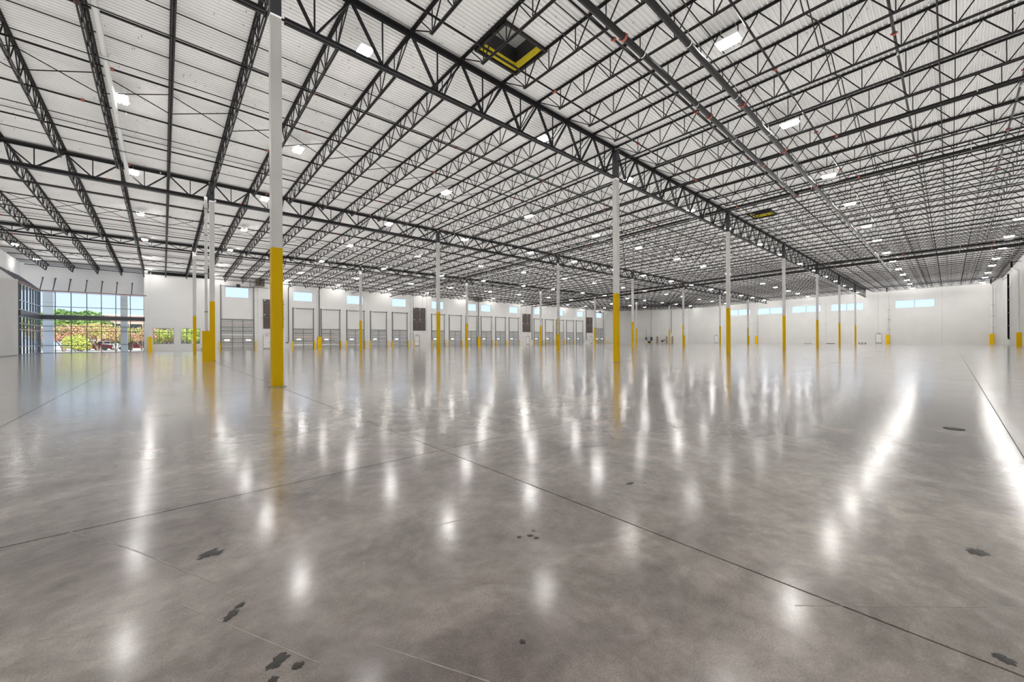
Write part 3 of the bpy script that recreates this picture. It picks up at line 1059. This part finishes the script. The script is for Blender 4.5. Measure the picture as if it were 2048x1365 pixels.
for n, c in enumerate(winx):
    wall_window(1.36, 7.31, 8.77, (c, YD, 0), 0, 'high rectangular window on the dock wall, %s from the left' % ORD[n], 0)
for n, (a, c) in enumerate(fwin):
    wall_window((c - a) / 2, 7.2, 8.75, (XF, (a + c) / 2, 0), -math.pi / 2, 'wide two-pane high window in the end wall, %s from the right' % ORD[n], 1)
for n, (a, c) in enumerate([(-3.16, -1.2), (-0.54, 1.43)]):
    nw += 1
    t = thing('window_%d' % nw, 'low six-pane window, %s of two right of the glazed entry' % ['left', 'right'][n], 'window', ((a + c) / 2, YD, 0), kind='structure')
    hw = (c - a) / 2
    mb = MB()
    mb.box(-hw, hw, 0.04, 0.12, 0.91, 0.97).box(-hw, hw, 0.04, 0.12, 2.88, 2.94).box(-hw, -hw + .06, 0.04, 0.12, 0.97, 2.88).box(hw - .06, hw, 0.04, 0.12, 0.97, 2.88)
    part('window_frame', mb, M_alu, t)
    v = [-hw + 0.06, -hw + 2 * hw * 0.29, -hw + 2 * hw * 0.72, hw - 0.06]
    hz_ = [0.97, 2.40, 2.88]
    for x in v[1:3]:
        part('mullion', MB().box(x - 0.03, x + 0.03, 0.05, 0.11, 0.97, 2.88), M_mull, t)
    part('transom', MB().box(-hw + .06, hw - .06, 0.055, 0.105, 2.37, 2.43), M_mull, t)
    for i in range(3):
        for j in range(2):
            part('pane', MB().box(v[i] + .01, v[i + 1] - .01, 0.078, 0.084, hz_[j], hz_[j + 1]), M_glass, t)

# storefront, front face (along x at YD) and side face (along y at x=-12.2)
SV = [-12.18, -11.1, -9.93, -8.73, -7.58, -6.4, -5.17, -3.99]
SH_low = [0.06, 0.86, 2.46, 3.02, 3.68]
SH_up = [4.33, 5.19, 6.78]
nw += 1
t = thing('window_%d' % nw, 'two-storey glazed storefront facing the trees, long front face', 'window', (0, YD, 0), kind='structure')
for n, x in enumerate(SV):
    for (a, c) in ((0.0, 3.75), (4.25, 6.85)):
        part('mullion', MB().box(x - 0.032, x + 0.032, -0.06, 0.07, a, c), M_mull if 0 < n < 7 else M_alu, t)
for z in SH_low + SH_up:
    part('transom', MB().box(SV[0], SV[-1], -0.04, 0.05, z - 0.03, z + 0.03), M_mull if z not in (0.06, 3.68, 4.33, 6.78) else M_alu, t)
for a, c in zip(SV[:-1], SV[1:]):
    for H in (SH_low, SH_up):
        for z0, z1 in zip(H[:-1], H[1:]):
            part('pane', MB().box(a + .033, c - .033, 0.0, 0.008, z0 + .03, z1 - .03), M_glass, t)
part('kick_sill', MB().box(SV[0] - .03, SV[-1] + .03, -0.08, 0.08, 0, 0.035), M_alu, t)
tag(part('trim_2', MB().box(-12.3, -3.9, YD - 0.14, YD + 0.12, 3.76, 4.24).box(-12.3, -3.9, YD - 0.20, YD + 0.16, 3.76, 3.79)
         .box(-12.3, -3.9, YD - 0.20, YD + 0.16, 4.21, 4.24), M_beam, None), 'slate grey steel beam between upper and lower storefront glazing', 'beam', kind='structure')
tag(part('trim_3', MB().box(-12.3, -3.72, YD - 0.12, YD + 0.12, 6.86, 6.97), M_primer, None), 'reddish brown header angle on top of the storefront', 'trim', kind='structure')
LV = [46.25, 46.95, 48.2, 49.45, 50.75, 51.85, 52.95, 53.95, 54.8]
nw += 1
t = thing('window_%d' % nw, 'two-storey glazed storefront side face at the far left with an entry door', 'window', (-12.2, 0, 0), kind='structure')
for n, y in enumerate(LV):
    for (a, c) in ((0.0, 3.75), (4.25, 6.85)):
        part('mullion', MB().box(-0.07, 0.06, y - 0.035, y + 0.035, a, c), M_mull, t)
for z in SH_low + SH_up:
    for a, c in zip(LV[:-1], LV[1:]):
        if 51.5 < a < 52.0 and z < 1.0:
            continue
        part('transom', MB().box(-0.05, 0.065, a + .035, c - .035, z - 0.035, z + 0.035), M_alu, t)
for a, c in zip(LV[:-1], LV[1:]):
    for H in (SH_low, SH_up):
        for z0, z1 in zip(H[:-1], H[1:]):
            if 51.5 < a < 52.0 and z1 < 2.6:
                continue
            part('pane', MB().box(-0.008, 0.0, a + .036, c - .036, z0 + .035, z1 - .035), M_glass, t)
tag(part('trim_4', MB().box(-12.34, -12.06, 46.2, YD + 0.1, 3.76, 4.24), M_beam, None), 'slate grey steel beam across the side storefront face', 'beam', kind='structure')
tag(part('trim_5', MB().box(-12.32, -12.08, 46.2, YD + 0.1, 6.86, 6.97), M_primer, None), 'reddish brown header angle on the side storefront', 'trim', kind='structure')
ndoor += 1
t = thing('door_%d' % ndoor, 'glass entry door in the side storefront at far left', 'door', (-12.2, 52.4, 0), kind='structure')
part('door_frame', MB().box(-0.03, 0.03, -0.5, -0.42, 0.03, 2.4).box(-0.03, 0.03, 0.42, 0.5, 0.03, 2.4).box(-0.03, 0.03, -0.42, 0.42, 0.03, 0.28).box(-0.03, 0.03, -0.42, 0.42, 2.3, 2.4), M_alu, t)
part('pane', MB().box(-0.005, 0.005, -0.42, 0.42, 0.28, 2.3), M_glass, t)
part('push_bar', MB().box(0.04, 0.09, -0.42, 0.42, 1.0, 1.06).box(0.04, 0.07, 0.30, 0.36, 0.8, 1.3), M_mull, t)
# header kickers
for n, x in enumerate([-12.2, -11.27, -10.13, -8.85, -7.6, -6.36, -5.05]):
    tag(part('kicker_brace', MB().beam((x, YD, 6.95), (x, YO - 0.02, 8.47), 0.075, 0.075).box(x - .07, x + .07, YO - .03, YO - 0.002, 8.4, 8.56), M_beam, None),
        'grey diagonal brace above the front storefront, %s from the left' % ORD[n], 'brace', 'storefront braces')
for n, y in enumerate([46.8, 47.9, 49.26, 50.32, 51.6, 52.92, 54.2, 55.3]):
    yy = y
    tag(part('kicker_brace', MB().beam((-12.2, yy, 6.95), (XL + 0.02, yy, 8.49), 0.075, 0.075), M_beam, None),
        'grey diagonal brace above the side storefront, %s from the camera' % ORD[n], 'brace', 'storefront braces')
# steel beam along the top of the low-window wall
tag(part('edge_beam', MB().box(-3.6, 2.8, YD - 0.22, YD - 0.02, 9.66, 9.68).box(-3.6, 2.8, YD - 0.13, YD - 0.11, 9.66, 10.0).box(-3.6, 2.8, YD - 0.22, YD - 0.02, 9.98, 10.0), M_girder, None),
    'black steel edge beam at the top of the wall right of the entry', 'beam')

# ------------------------------------------------------------------ wall pipes, guards, heaters
def wall_pipe(x, label, pr=0.05, z0=1.8, black=True, y=YD):
    t = thing('wall_pipe', label, 'pipe', (x, y, 0))
    zt = roof(y if y > 0 else y) - 0.5
    part('pipe', MB().cyl((0, -0.14, z0), (0, -0.14, zt - 0.3), pr, n=10), M_pipe if black else M_colwhite, t)
    part('offset_bend', MB().tube([(0, -0.14, zt - 0.3), (0.08, -0.3, zt), (0.08, -0.3, zt + 0.3)], pr, 10), M_pipe if black else M_colwhite, t)
    for z in (3.2, 5.0, 7.0, 8.4):
        part('clamp', MB().box(-pr - 0.02, pr + 0.02, -0.16, -0.003, z - 0.02, z + 0.02), M_hang, t)
    return t
wall_pipe(15.98, 'black drain pipe between the first and second dock doors', 0.05)
_t = wall_pipe(11.71, 'black pipe with a hooked foot left of the first dock door', 0.045, 1.15)
part('foot_elbow', MB().tube([(0, -.14, 1.15), (-0.05, -.14, 1.0), (-0.36, -.14, 0.98)], 0.045, 8), M_pipe, _t)
wall_pipe(46.98, 'grey drain pipe between dock doors beneath the second unit heater', 0.06, 1.8)
wall_pipe(62.7, 'dark conduit right of the third brown louver panel', 0.06, 1.1)
wall_pipe(83.3, 'dark thin pipe left of the fourth brown louver panel', 0.06, 1.1)
t = thing('gooseneck_pipe', 'large white pipe with curved gooseneck top left of the second louver', 'pipe', (31.75, YD, 0))
part('pipe', MB().cyl((0, -0.25, 0.0), (0, -0.25, 8.95), 0.13, n=14), M_colwhite, t)
part('gooseneck', MB().tube([(0, -0.25, 8.95), (0.06, -0.25, 9.25), (0.22, -0.25, 9.5), (0.5, -0.25, 9.66), (0.9, -0.25, 9.7)], 0.13, 12), M_colwhite, t)
part('conduit', MB().cyl((0.3, -0.08, 1.2), (0.3, -0.08, 9.2), 0.035, n=8), M_pipe, t)
for z in (2.4, 4.5, 6.5, 8.0):
    part('clamp', MB().box(-0.2, 0.2, -0.27, -0.003, z - 0.02, z + 0.02), M_grey, t)
t = thing('gooseneck_pipe', 'large white pipe with curved top beside the far right drive-in door', 'pipe', (92.0, YD, 0))
part('pipe', MB().cyl((0, -0.45, 0.0), (0, -0.45, 8.3), 0.13, n=12), M_colwhite, t)
part('gooseneck', MB().tube([(0, -0.45, 8.3), (0.5, -0.6, 9.0), (1.0, -0.9, 9.3)], 0.13, 10), M_colwhite, t)
def guard(x, y, rz, w, label, h=1.83, d=0.4):
    g = thing('pipe_guard', label, 'guard', (x, y, 0), rz, group='yellow drain pipe guards')
    th = 0.02
    part('face_plate', MB().box(-w / 2, w / 2, -d, -d + th, 0, h), M_yellow, g)
    part('side_plate', MB().box(-w / 2, -w / 2 + th, -d + th, -0.003, 0, h), M_yellow, g)
    part('side_plate', MB().box(w / 2 - th, w / 2, -d + th, -0.003, 0, h), M_yellow, g)
    part('cap_rim', MB().box(-w / 2 - .01, w / 2 + .01, -d - .01, -d + .03, h, h + .015), M_yellow, g)
guard(15.98, YD, 0, 0.52, 'yellow guard box between the first and second dock doors')
guard(46.98, YD, 0, 0.52, 'yellow guard box on the dock wall near the sixth dock door')
guard(-3.42, YD, 0, 0.34, 'yellow guard box right of the glazed entry pier')
wall_pipe(-3.42, 'thin white pipe above the yellow guard at the entry pier', 0.04, 1.8, black=False)
FW = [(-3.4, 'yellow guard box on the end wall right of the exit door', 'white drain pipe on the end wall right of the exit door'),
      (-17.0, 'yellow guard box on the end wall near the right corner', 'white drain pipe on the end wall near the right corner'),
      (20.6, 'yellow guard box on the end wall below the fourth high window', 'white drain pipe on the end wall beside the fourth high window')]
for y, lg, lp_ in FW:
    guard(XF, y, -math.pi / 2, 0.52, lg)
    t = thing('wall_pipe', lp_, 'pipe', (XF, y, 0))
    zt = roof(y) - 0.9
    part('pipe', MB().cyl((-0.22, 0, 1.7), (-0.22, 0, zt - 0.4), 0.075, n=10), M_colwhite, t)
    part('pipe', MB().cyl((-0.12, -0.35, 0.2), (-0.12, -0.35, zt - 0.4), 0.05, n=8), M_colwhite, t)
    part('offset_bend', MB().tube([(-0.22, 0, zt - 0.4), (-0.5, 0.1, zt - 0.15), (-0.5, 0.1, zt)], 0.075, 10), M_colwhite, t)
    part('black_stub', MB().cyl((-0.5, 0.1, zt), (-0.5, 0.1, zt + 0.9), 0.08, n=10), M_pipe, t)
    for z in (3, 5, 7):
        part('clamp', MB().box(-0.3, -0.003, -0.42, 0.1, z - .02, z + .02), M_grey, t)
guard(81.25, YR, math.pi, 0.6, 'yellow guard box on the right wall at the image edge', d=0.45)
t = thing('wall_pipe', 'white drain pipe with angled top on the right wall', 'pipe', (81.25, YR, 0))
part('pipe', MB().cyl((0, 0.22, 1.7), (0, 0.22, 10.0), 0.075, n=10), M_colwhite, t)
part('offset_bend', MB().tube([(0, 0.22, 10.0), (0, 0.8, 10.45)], 0.08, 10), M_colwhite, t)
part('black_stub', MB().cyl((0, 0.8, 10.45), (0, 0.8, 11.3), 0.1, n=10), M_pipe, t)
t = thing('wall_pipe', 'tall black riser pipe on the right wall near the far corner', 'pipe', (94.6, YR, 0))
part('pipe', MB().cyl((0, 0.25, 1.15), (0, 0.25, 11.0), 0.11, n=12), M_pipe, t)
part('foot_elbow', MB().tube([(0, 0.25, 1.15), (-0.1, 0.25, 1.0), (-0.45, 0.25, 0.98)], 0.11, 10), M_pipe, t)
part('support_arm', MB().beam((0, 0.25, 10.6), (5.5, 0.5, 10.6), 0.06, 0.06), M_pipe, t)
for z in (3, 5, 7, 9):
    part('clamp', MB().box(-0.14, 0.14, 0.003, 0.3, z - .03, z + .03), M_hang, t)

def heater(x, y, z, label, s=1.0):
    t = thing('unit_heater', label, 'heater', (x, y, z), group='suspended unit heaters')
    part('cabinet', MB().box(-0.55 * s, 0.55 * s, -0.3, 0.35, 0, 0.95), M_heater, t)
    part('grille_frame', MB().box(-0.5 * s, 0.5 * s, -0.36, -0.30, 0.05, 0.9), M_black, t)
    for k in range(7):
        part('louver_slat', MB().box(-0.46 * s, 0.46 * s, -0.40, -0.36, 0.1 + k * 0.11, 0.13 + k * 0.11), M_heater, t)
    for sx in (-0.45, 0.45):
        part('suspension_rod', MB().cyl((sx, 0, 0.95), (sx, 0, min(1.7, roof(y) - z)), 0.012, n=6), M_steel, t)
heater(7.97, 54.0, 9.02, 'brown suspended unit heater right of the left drive-in door')
heater(46.3, 53.6, 9.15, 'beige unit heater hanging over the sixth dock door', 1.1)
heater(92.0, 51.8, 8.95, 'small beige unit heater hanging by the far right corner')
tag(part('gas_pipe', MB().tube([(6.9, 54.5, 9.9), (6.9, 54.5, 9.0), (7.2, 54.5, 8.95), (9.2, 54.5, 8.9)], 0.03, 6), M_pipe, None), 'thin black gas pipe looping under the brown unit heater', 'pipe')
tag(part('floor_box', MB().box(1.5, 1.9, YD - 0.45, YD - 0.05, 0, 0.34), M_grey, None), 'small grey box on the floor by the low windows', 'box')

# conduits on the dock wall
for n, x in enumerate([2.85, 10.9, 34.9, 59.2, 34.0, 61.0]):
    z0 = [0.2, 2.6, 2.6, 2.6, 7.6, 7.6][n]
    tag(part('wall_conduit', MB().cyl((x, YD - 0.03, z0), (x, YD - 0.03, 9.9), 0.018, n=6), M_grey, None),
        ['thin grey conduit at the left end of the dock wall', 'thin conduit beside the first brown louver panel', 'thin conduit right of the second brown louver panel',
         'thin conduit left of the third brown louver panel', 'thin conduit above the second brown louver panel', 'thin conduit above the third brown louver panel'][n], 'conduit')

# ------------------------------------------------------------------ electrical and fire pump gear at the chamfered corner
ux, uy = math.cos(cang), math.sin(cang)
def onwall(u, d):     # u along the chamfered wall from the dock end, d distance into the room
    return (92.6 + ux * u - (-uy) * d * 1.0 * 1.0 * 1.0 + 0 * d, YD + uy * u - ux * d)
def cpos(px_frac, d):
    return onwall(px_frac * clen, d)
def wallthing(name, label, cat, frac, d):
    x, y = cpos(frac, d)
    return thing(name, label, cat, (x, y, 0), cang)
fr = lambda px: (px - 1215.0) / (1376.0 - 1215.0)
for px, w, z0, z1, n in ((1294.5, 0.42, 1.05, 1.75, 'left'), (1304.8, 0.46, 0.82, 1.80, 'right')):
    t = wallthing('control_panel', 'black electrical control panel on the corner wall, %s of the pair' % n, 'panel', fr(px), 0.25)
    part('enclosure', MB().box(-w / 2, w / 2, -0.15, 0.12, z0, z1), M_black, t)
    part('display', MB().box(-0.08, 0.08, -0.165, -0.151, z1 - 0.4, z1 - 0.25), M_hang, t)
    part('conduit', MB().cyl((0.0, 0, z1), (0.0, 0, 4.0 if n == 'left' else 9.9), 0.035, n=6), M_track, t)
t = wallthing('pump_base', 'dark pump skid with pipes on a yellow plinth below the control panels', 'pump', fr(1300), 0.5)
part('plinth', MB().box(-0.5, 0.5, -0.25, 0.25, 0, 0.1), M_yellow, t)
part('pump_body', MB().cyl((-0.35, 0, 0.35), (0.35, 0, 0.35), 0.18, n=12).box(-0.3, 0.3, -0.15, 0.15, 0.1, 0.3), M_black, t)
part('pipe', MB().tube([(-0.7, 0, 0.75), (-0.2, 0, 0.55), (0.5, 0, 0.55), (0.6, 0, 0.9)], 0.06, 8), M_black, t)
for px, n in ((1316.8, 'left'), (1334.8, 'middle'), (1345.8, 'right')):
    t = wallthing('tan_cabinet', 'narrow tan cabinet against the corner wall, %s of three' % n, 'cabinet', fr(px), 0.3)
    part('body', MB().box(-0.17, 0.17, -0.15, 0.2, 0, 1.98), M_tan, t)
    part('door_panel', MB().box(-0.15, 0.15, -0.17, -0.15, 0.06, 1.92), M_tan, t)
    part('conduit', MB().cyl((0, 0.2, 1.98), (0, 0.2, 9.8), 0.03, n=6), M_colwhite, t)
t = wallthing('valve_assembly', 'black round fire valve with handwheel between the tan cabinets', 'valve', fr(1326), 0.35)
part('valve_body', MB().cyl((0, -0.12, 0.62), (0, 0.15, 0.62), 0.26, n=14), M_black, t)
part('handwheel', MB().cyl((0.05, -0.1, 1.0), (0.05, 0.0, 1.0), 0.12, n=12), M_black, t)
part('outlet_pipe', MB().cyl((0.2, 0, 0.68), (0.55, 0, 0.68), 0.05, n=8).box(0.5, 0.62, -0.08, 0.08, 0.6, 1.1), M_black, t)
t = wallthing('riser_pipe', 'tall black riser behind the last back-row column at the corner', 'pipe', fr(1343.4), 0.4)
part('pipe', MB().tube([(-0.2, 0, 2.95), (0, 0, 2.98), (0, 0, 9.4)], 0.05, 8), M_pipe, t)

# pallets and timber by the end wall
def pallet(x, y, rz, layers, label):
    t = thing('pallet', label, 'pallet', (x, y, 0), rz, group='timber on the floor by the end wall')
    for l in range(layers):
        z = l * 0.15
        for k in range(3):
            part('bearer', MB().box(-0.6, 0.6, -0.55 + k * 0.5, -0.45 + k * 0.5, z, z + 0.10), M_wood, t)
        for k in range(5):
            part('board', MB().box(-0.6 + k * 0.27, -0.45 + k * 0.27, -0.6, 0.6, z + 0.10, z + 0.125), M_wood, t)
pallet(104.5, 0.2, 0.2, 2, 'stacked wooden pallets by the end wall, right of three heaps')
pallet(104.5, 5.4, -0.1, 1, 'single wooden pallet by the end wall, middle heap')
pallet(105.5, 9.6, 0.1, 1, 'single wooden pallet by the end wall, left heap')

# ------------------------------------------------------------------ floor drains and stains
t = thing('floor_drain', 'small round metal floor drain cover at the right', 'drain', (5.5, -12.0, 0.0))
part('rim', MB().cyl((0, 0, 0.0), (0, 0, 0.004), 0.10, n=20), M_drain, t)
part('cover', MB().cyl((0, 0, 0.004), (0, 0, 0.007), 0.085, n=20), M_stain, t)
def blot(cx, cy, r, seed, sx=1.0, sy=1.0, rot=0.0):
    rr_ = random.Random(seed)
    n = 22
    mb = MB()
    mb.v.append((cx, cy, 0.0022))
    for i in range(n):
        a = 2 * math.pi * i / n
        k = r * (0.65 + 0.6 * rr_.random())
        px, py = math.cos(a) * k * sx, math.sin(a) * k * sy
        mb.v.append((cx + px * math.cos(rot) - py * math.sin(rot), cy + px * math.sin(rot) + py * math.cos(rot), 0.0008))
    for i in range(n):
        mb.f.append((0, 1 + i, 1 + (i + 1) % n))
    return mb
def pile(lst):
    mb = MB()
    for q in lst:
        b_ = blot(*q)
        k = len(mb.v)
        mb.v += b_.v
        mb.f += [tuple(k + i for i in f) for f in b_.f]
    return mb
R2 = 2.4
for n, (lst, lab) in enumerate([
        ([(-2.04, -9.14, 0.045, 1, 1.4, 0.8, 0.7), (-2.00, -9.16, 0.03, 2, 1.2, 0.8, 0.5)], 'dark oil stain on the floor at lower left'),
        ([(-2.01, -9.84, 0.028, 3, 1.5, .8, .9), (-1.97, -9.79, 0.02, 4, 1.5, .8, .9)], 'pair of small dark stains left of the bottom centre'),
        ([(-1.91, -10.27, 0.035, 5, 1.2, .8, .6), (-1.86, -10.34, 0.02, 6), (-1.94, -10.35, 0.018, 26)], 'dark oil stains at the bottom edge of the floor'),
        ([(-1.17, -10.82, 0.014, 7)], 'small round dark spot near the bottom centre'),
        ([(-0.62, -10.20, 0.016, 8), (-0.56, -10.23, 0.02, 9), (-0.55, -10.28, 0.016, 10), (-0.50, -10.2, 0.012, 11)], 'cluster of small dark drips in the centre foreground'),
        ([(0.66, -10.17, 0.03, 12, 1.4, .7), (0.75, -10.25, 0.015, 13), (0.8, -10.2, 0.01, 14)], 'small dark drips right of the centre joint'),
        ([(1.15, -12.07, 0.05, 15, 1.1, .8)], 'dark oval stain on the right foreground'),
        ([(0.10, -12.1, 0.03, 16)], 'faint dark spot at lower right')]):
    tag(part('floor_stain', pile(lst), M_stain, None), lab, 'stain', 'dark stains on the floor')

M_mark = mat('pale_floor_scuff', (0.46, 0.43, 0.39), 0.35, noise=0.25, nscale=12)
def mark(pts, w, label):
    mb = MB()
    for p, q in zip(pts[:-1], pts[1:]):
        mb.beam((p[0], p[1], 0.0004), (q[0], q[1], 0.0004), w, 0.0006)
    tag(part('floor_mark', mb, M_mark, None), label, 'floor mark', 'pale marks on the floor')
mark([(-3.03, -7.54), (-2.374, -8.755), (-2.039, -9.504)], 0.005, 'long pale straight scuff line at the lower left of the floor')
mark([(-2.165, -9.608), (-1.797, -10.386)], 0.005, 'pale straight scuff line between two dark stains, lower left')
mark([(-1.609, -10.435), (-1.378, -10.878)], 0.005, 'pale scuff line running out at the bottom centre')
mark([(-0.121, -11.496), (0.579, -12.16)], 0.004, 'very thin pale line crossing the joint at lower right')
mark([(-1.421, -9.824), (-1.479, -9.937)], 0.012, 'short pale scratch near the bottom left centre')
mark([(-0.891, -9.727), (-0.80, -9.75), (-0.647, -9.806)], 0.005, 'short pale scratch right of the centre foreground')
mark([(-2.499, -9.544), (-2.613, -9.486)], 0.006, 'short white scratch at the left edge of the floor')

# ------------------------------------------------------------------ outdoors beyond the storefront
gd = tag(part('ground', MB().box(-120, 60, YO + 0.3, 190, -0.5, -0.15), M_asph, None), 'pale sunlit paving outside the glazed entry', 'ground', kind='structure')
for n, (a, c) in enumerate([(-12.35, -11.6), (-6.15, -5.52)]):
    t = thing('entry_pier', 'tall pale exterior pier behind the glass, %s one' % ['left', 'right'][n], 'pier', ((a + c) / 2, 57.5, 0))
    w = (c - a) / 2
    part('pier_shaft', MB().box(-w, w, -0.3, 0.3, -0.15, 9.5), M_wall, t)
    for z in (1.0, 2.5, 4.2, 5.8):
        part('reveal_joint', MB().box(-w - .004, w + .004, -0.304, 0.304, z - 0.012, z + 0.012), M_grey, t)
tag(part('canopy', MB().box(XL, -3.9, YO + 0.25, YO + 1.6, 8.2, 8.6), M_wall, None), 'white canopy soffit outside above the entry', 'canopy', kind='structure')

def crown(rs, cx, cy, cz, rx, ry, rz_, n, size):
    mb = MB()
    blobs = []
    for i in range(11):
        u = rs.uniform(-1, 1)
        a = rs.uniform(0, 6.283)
        q = math.sqrt(1 - u * u) * 0.62
        blobs.append((q * math.cos(a) * rx, q * math.sin(a) * ry, u * 0.6 * rz_, rs.uniform(0.35, 0.55)))
    for i in range(n):
        b0 = rs.choice(blobs)
        u = rs.uniform(-1, 1)
        a = rs.uniform(0, 6.283)
        q = math.sqrt(1 - u * u)
        k = b0[3] * (0.75 + 0.3 * rs.random())
        p = Vector((cx + b0[0] + q * math.cos(a) * rx * k, cy + b0[1] + q * math.sin(a) * ry * k, cz + b0[2] + u * rz_ * k))
        d1 = Vector((rs.uniform(-1, 1), rs.uniform(-1, 1), rs.uniform(-1, 1))).normalized() * size * rs.uniform(0.6, 1.2)
        d2 = Vector((rs.uniform(-1, 1), rs.uniform(-1, 1), rs.uniform(-1, 1))).normalized() * size * rs.uniform(0.4, 0.9)
        kk = len(mb.v)
        mb.v += [tuple(p - d1), tuple(p + d2), tuple(p + d1), tuple(p - d2)]
        mb.f.append((kk, kk + 1, kk + 2, kk + 3))
    return mb
def tree(x, y, h, r, trunk, mats, label, seed, n=2200, size=0.28, multi=False):
    rs = random.Random(seed)
    t = thing('tree', label, 'tree', (x, y, -0.1), group='trees outside the entry')
    tr = MB()
    if multi:
        for k in range(5):
            a = k * 1.257 + rs.random()
            tr.tube([(0.1 * math.cos(a), 0.1 * math.sin(a), 0), (0.35 * math.cos(a), 0.35 * math.sin(a), trunk * 0.6), (r * .5 * math.cos(a), r * .5 * math.sin(a), trunk * 1.5)], 0.06, 6)
    else:
        tr.cyl((0, 0, 0), (0, 0, trunk * 1.4), 0.28, 0.16, 8)
        for k in range(5):
            a = k * 1.257 + rs.random()
            tr.cyl((0, 0, trunk * (0.9 + .1 * k)), (r * .6 * math.cos(a), r * .6 * math.sin(a), h * 0.75), 0.11, 0.03, 6)
    part('trunk', tr, M_bark, t)
    cz = trunk + (h - trunk) / 2
    for m_, frac in mats:
        c = crown(rs, 0, 0, cz, r, r, (h - trunk) / 2 * 1.05, int(n * frac), size)
        part('foliage', c, m_, t, kind='stuff')
import math as _m
# world position from a viewing azimuth (px column) at a given y
def xat(px, y):
    dx = (px - 1036.65) / 783.135
    th = 0.7366
    a = (math.cos(th), math.sin(th))
    vx, vy = dx * math.cos(th) + math.sin(th), -dx * math.sin(th) + math.cos(th)
    t_ = (y + 11.97) / vy
    return -2.225 + vx * t_
tree(xat(128, 84), 84, 6.4, 3.7, 2.4, [(M_leafg, .65), (M_leafd, .35)], 'large green tree behind the flowering trees, left', 11, 5200, 0.22)
tree(xat(165, 88), 88, 6.8, 3.3, 2.4, [(M_leafg, .6), (M_leafd, .4)], 'large green tree beside the brick building', 12, 4800, 0.22)
tree(xat(80, 92), 92, 6.0, 2.4, 2.2, [(M_leafg, .7), (M_leafd, .3)], 'green tree at the far left of the storefront view', 13, 1600)
cr = [(90, 'pink', 3.6), (128, 'pink', 3.9), (162, 'orange', 4.0), (197, 'orange', 4.1), (232, 'orange', 3.8), (262, 'yellow', 3.4), (285, 'pink', 3.6), (313, 'yellow', 3.4), (336, 'orange', 3.5), (375, 'yellow', 3.8), (396, 'yellow', 3.6)]
for n, (px, kd, h) in enumerate(cr):
    y = 72.5 + (n % 3) * 0.7
    mm = {'pink': [(M_leafp, .5), (M_leafo, .3), (M_leafg, .2)], 'orange': [(M_leafo, .5), (M_leafp, .2), (M_leafy, .3)], 'yellow': [(M_leafy, .6), (M_leafg, .4)]}[kd]
    tree(xat(px, y), y, h, 2.1, 1.3, mm, 'low %s-leaved ornamental tree outside, %s from the left' % (kd, ORD[n]), 30 + n, 2200, 0.12, True)
for n, (px, y, h) in enumerate([(150, 68.5, 2.5), (165, 68.8, 2.0)]):
    x = xat(px, y)
    t = thing('shrub', 'yellow-green shrub in front of the ornamental trees, %s one' % ['left', 'right'][n], 'shrub', (x, y, -0.1))
    rs = random.Random(60 + n)
    part('foliage', crown(rs, 0, 0, h / 2, 1.2, 1.0, h / 2, 1500, 0.11), M_leafy, t, kind='stuff')
    part('stem', MB().cyl((0, 0, 0), (0, 0, h * 0.6), 0.06, n=6), M_bark, t)
# brick office building with ribbon windows
bx = xat(190, 104)
t = thing('office_building', 'brick office building with dark ribbon windows beyond the trees', 'building', (bx, 104, 0))
part('brick_wall', MB().box(0, 46, 0, 14, -0.15, 6.7), M_brick, t)
part('coping', MB().box(-0.1, 46.1, -0.1, 14.1, 6.7, 6.95), M_wall, t)
for z0, z1 in ((2.9, 5.0), (0.3, 1.9)):
    f = part('sill_band', MB().box(0, 46, -0.06, 0, z0 - 0.25, z0), M_wall, t)
    for k in range(22):
        part('window', MB().box(0.9 + k * 2.05, 2.8 + k * 2.05, -0.04, 0.0, z0, z1), M_bwin, t)
# cars
def car(x, y, rz, m, label):
    t = thing('car', label, 'car', (x, y, -0.13), rz, group='parked cars outside')
    prof_ = [(-2.2, 0.3), (2.2, 0.3), (2.25, 0.75), (1.9, 0.95), (1.0, 1.05), (0.45, 1.5), (-1.3, 1.55), (-2.0, 1.1), (-2.25, 0.95)]
    part('body', MB().prism(prof_, 'y', -0.85, 0.85), m, t)
    part('side_window', MB().prism([(0.85, 1.08), (0.4, 1.43), (-1.2, 1.48), (-1.75, 1.12)], 'y', -0.865, 0.865), M_cargl, t)
    for wx in (-1.4, 1.4):
        for wy in (-0.8, 0.8):
            part('wheel', MB().cyl((wx, wy - 0.1, 0.33), (wx, wy + 0.1, 0.33), 0.33, n=14), M_tyre, t)
for n, (px, y, m, lab) in enumerate([(184, 80, M_carred, 'dark red car parked left behind the ornamental trees'), (201, 86, M_carred, 'dark red car parked beside the silver one'),
                                     (219, 82, M_carwhite, 'silver car parked outside behind the glass'), (283, 80, M_carred, 'dark red car seen at the right storefront edge')]):
    car(xat(px, y), y, 0.1, m, lab)
# low fence behind shrubs
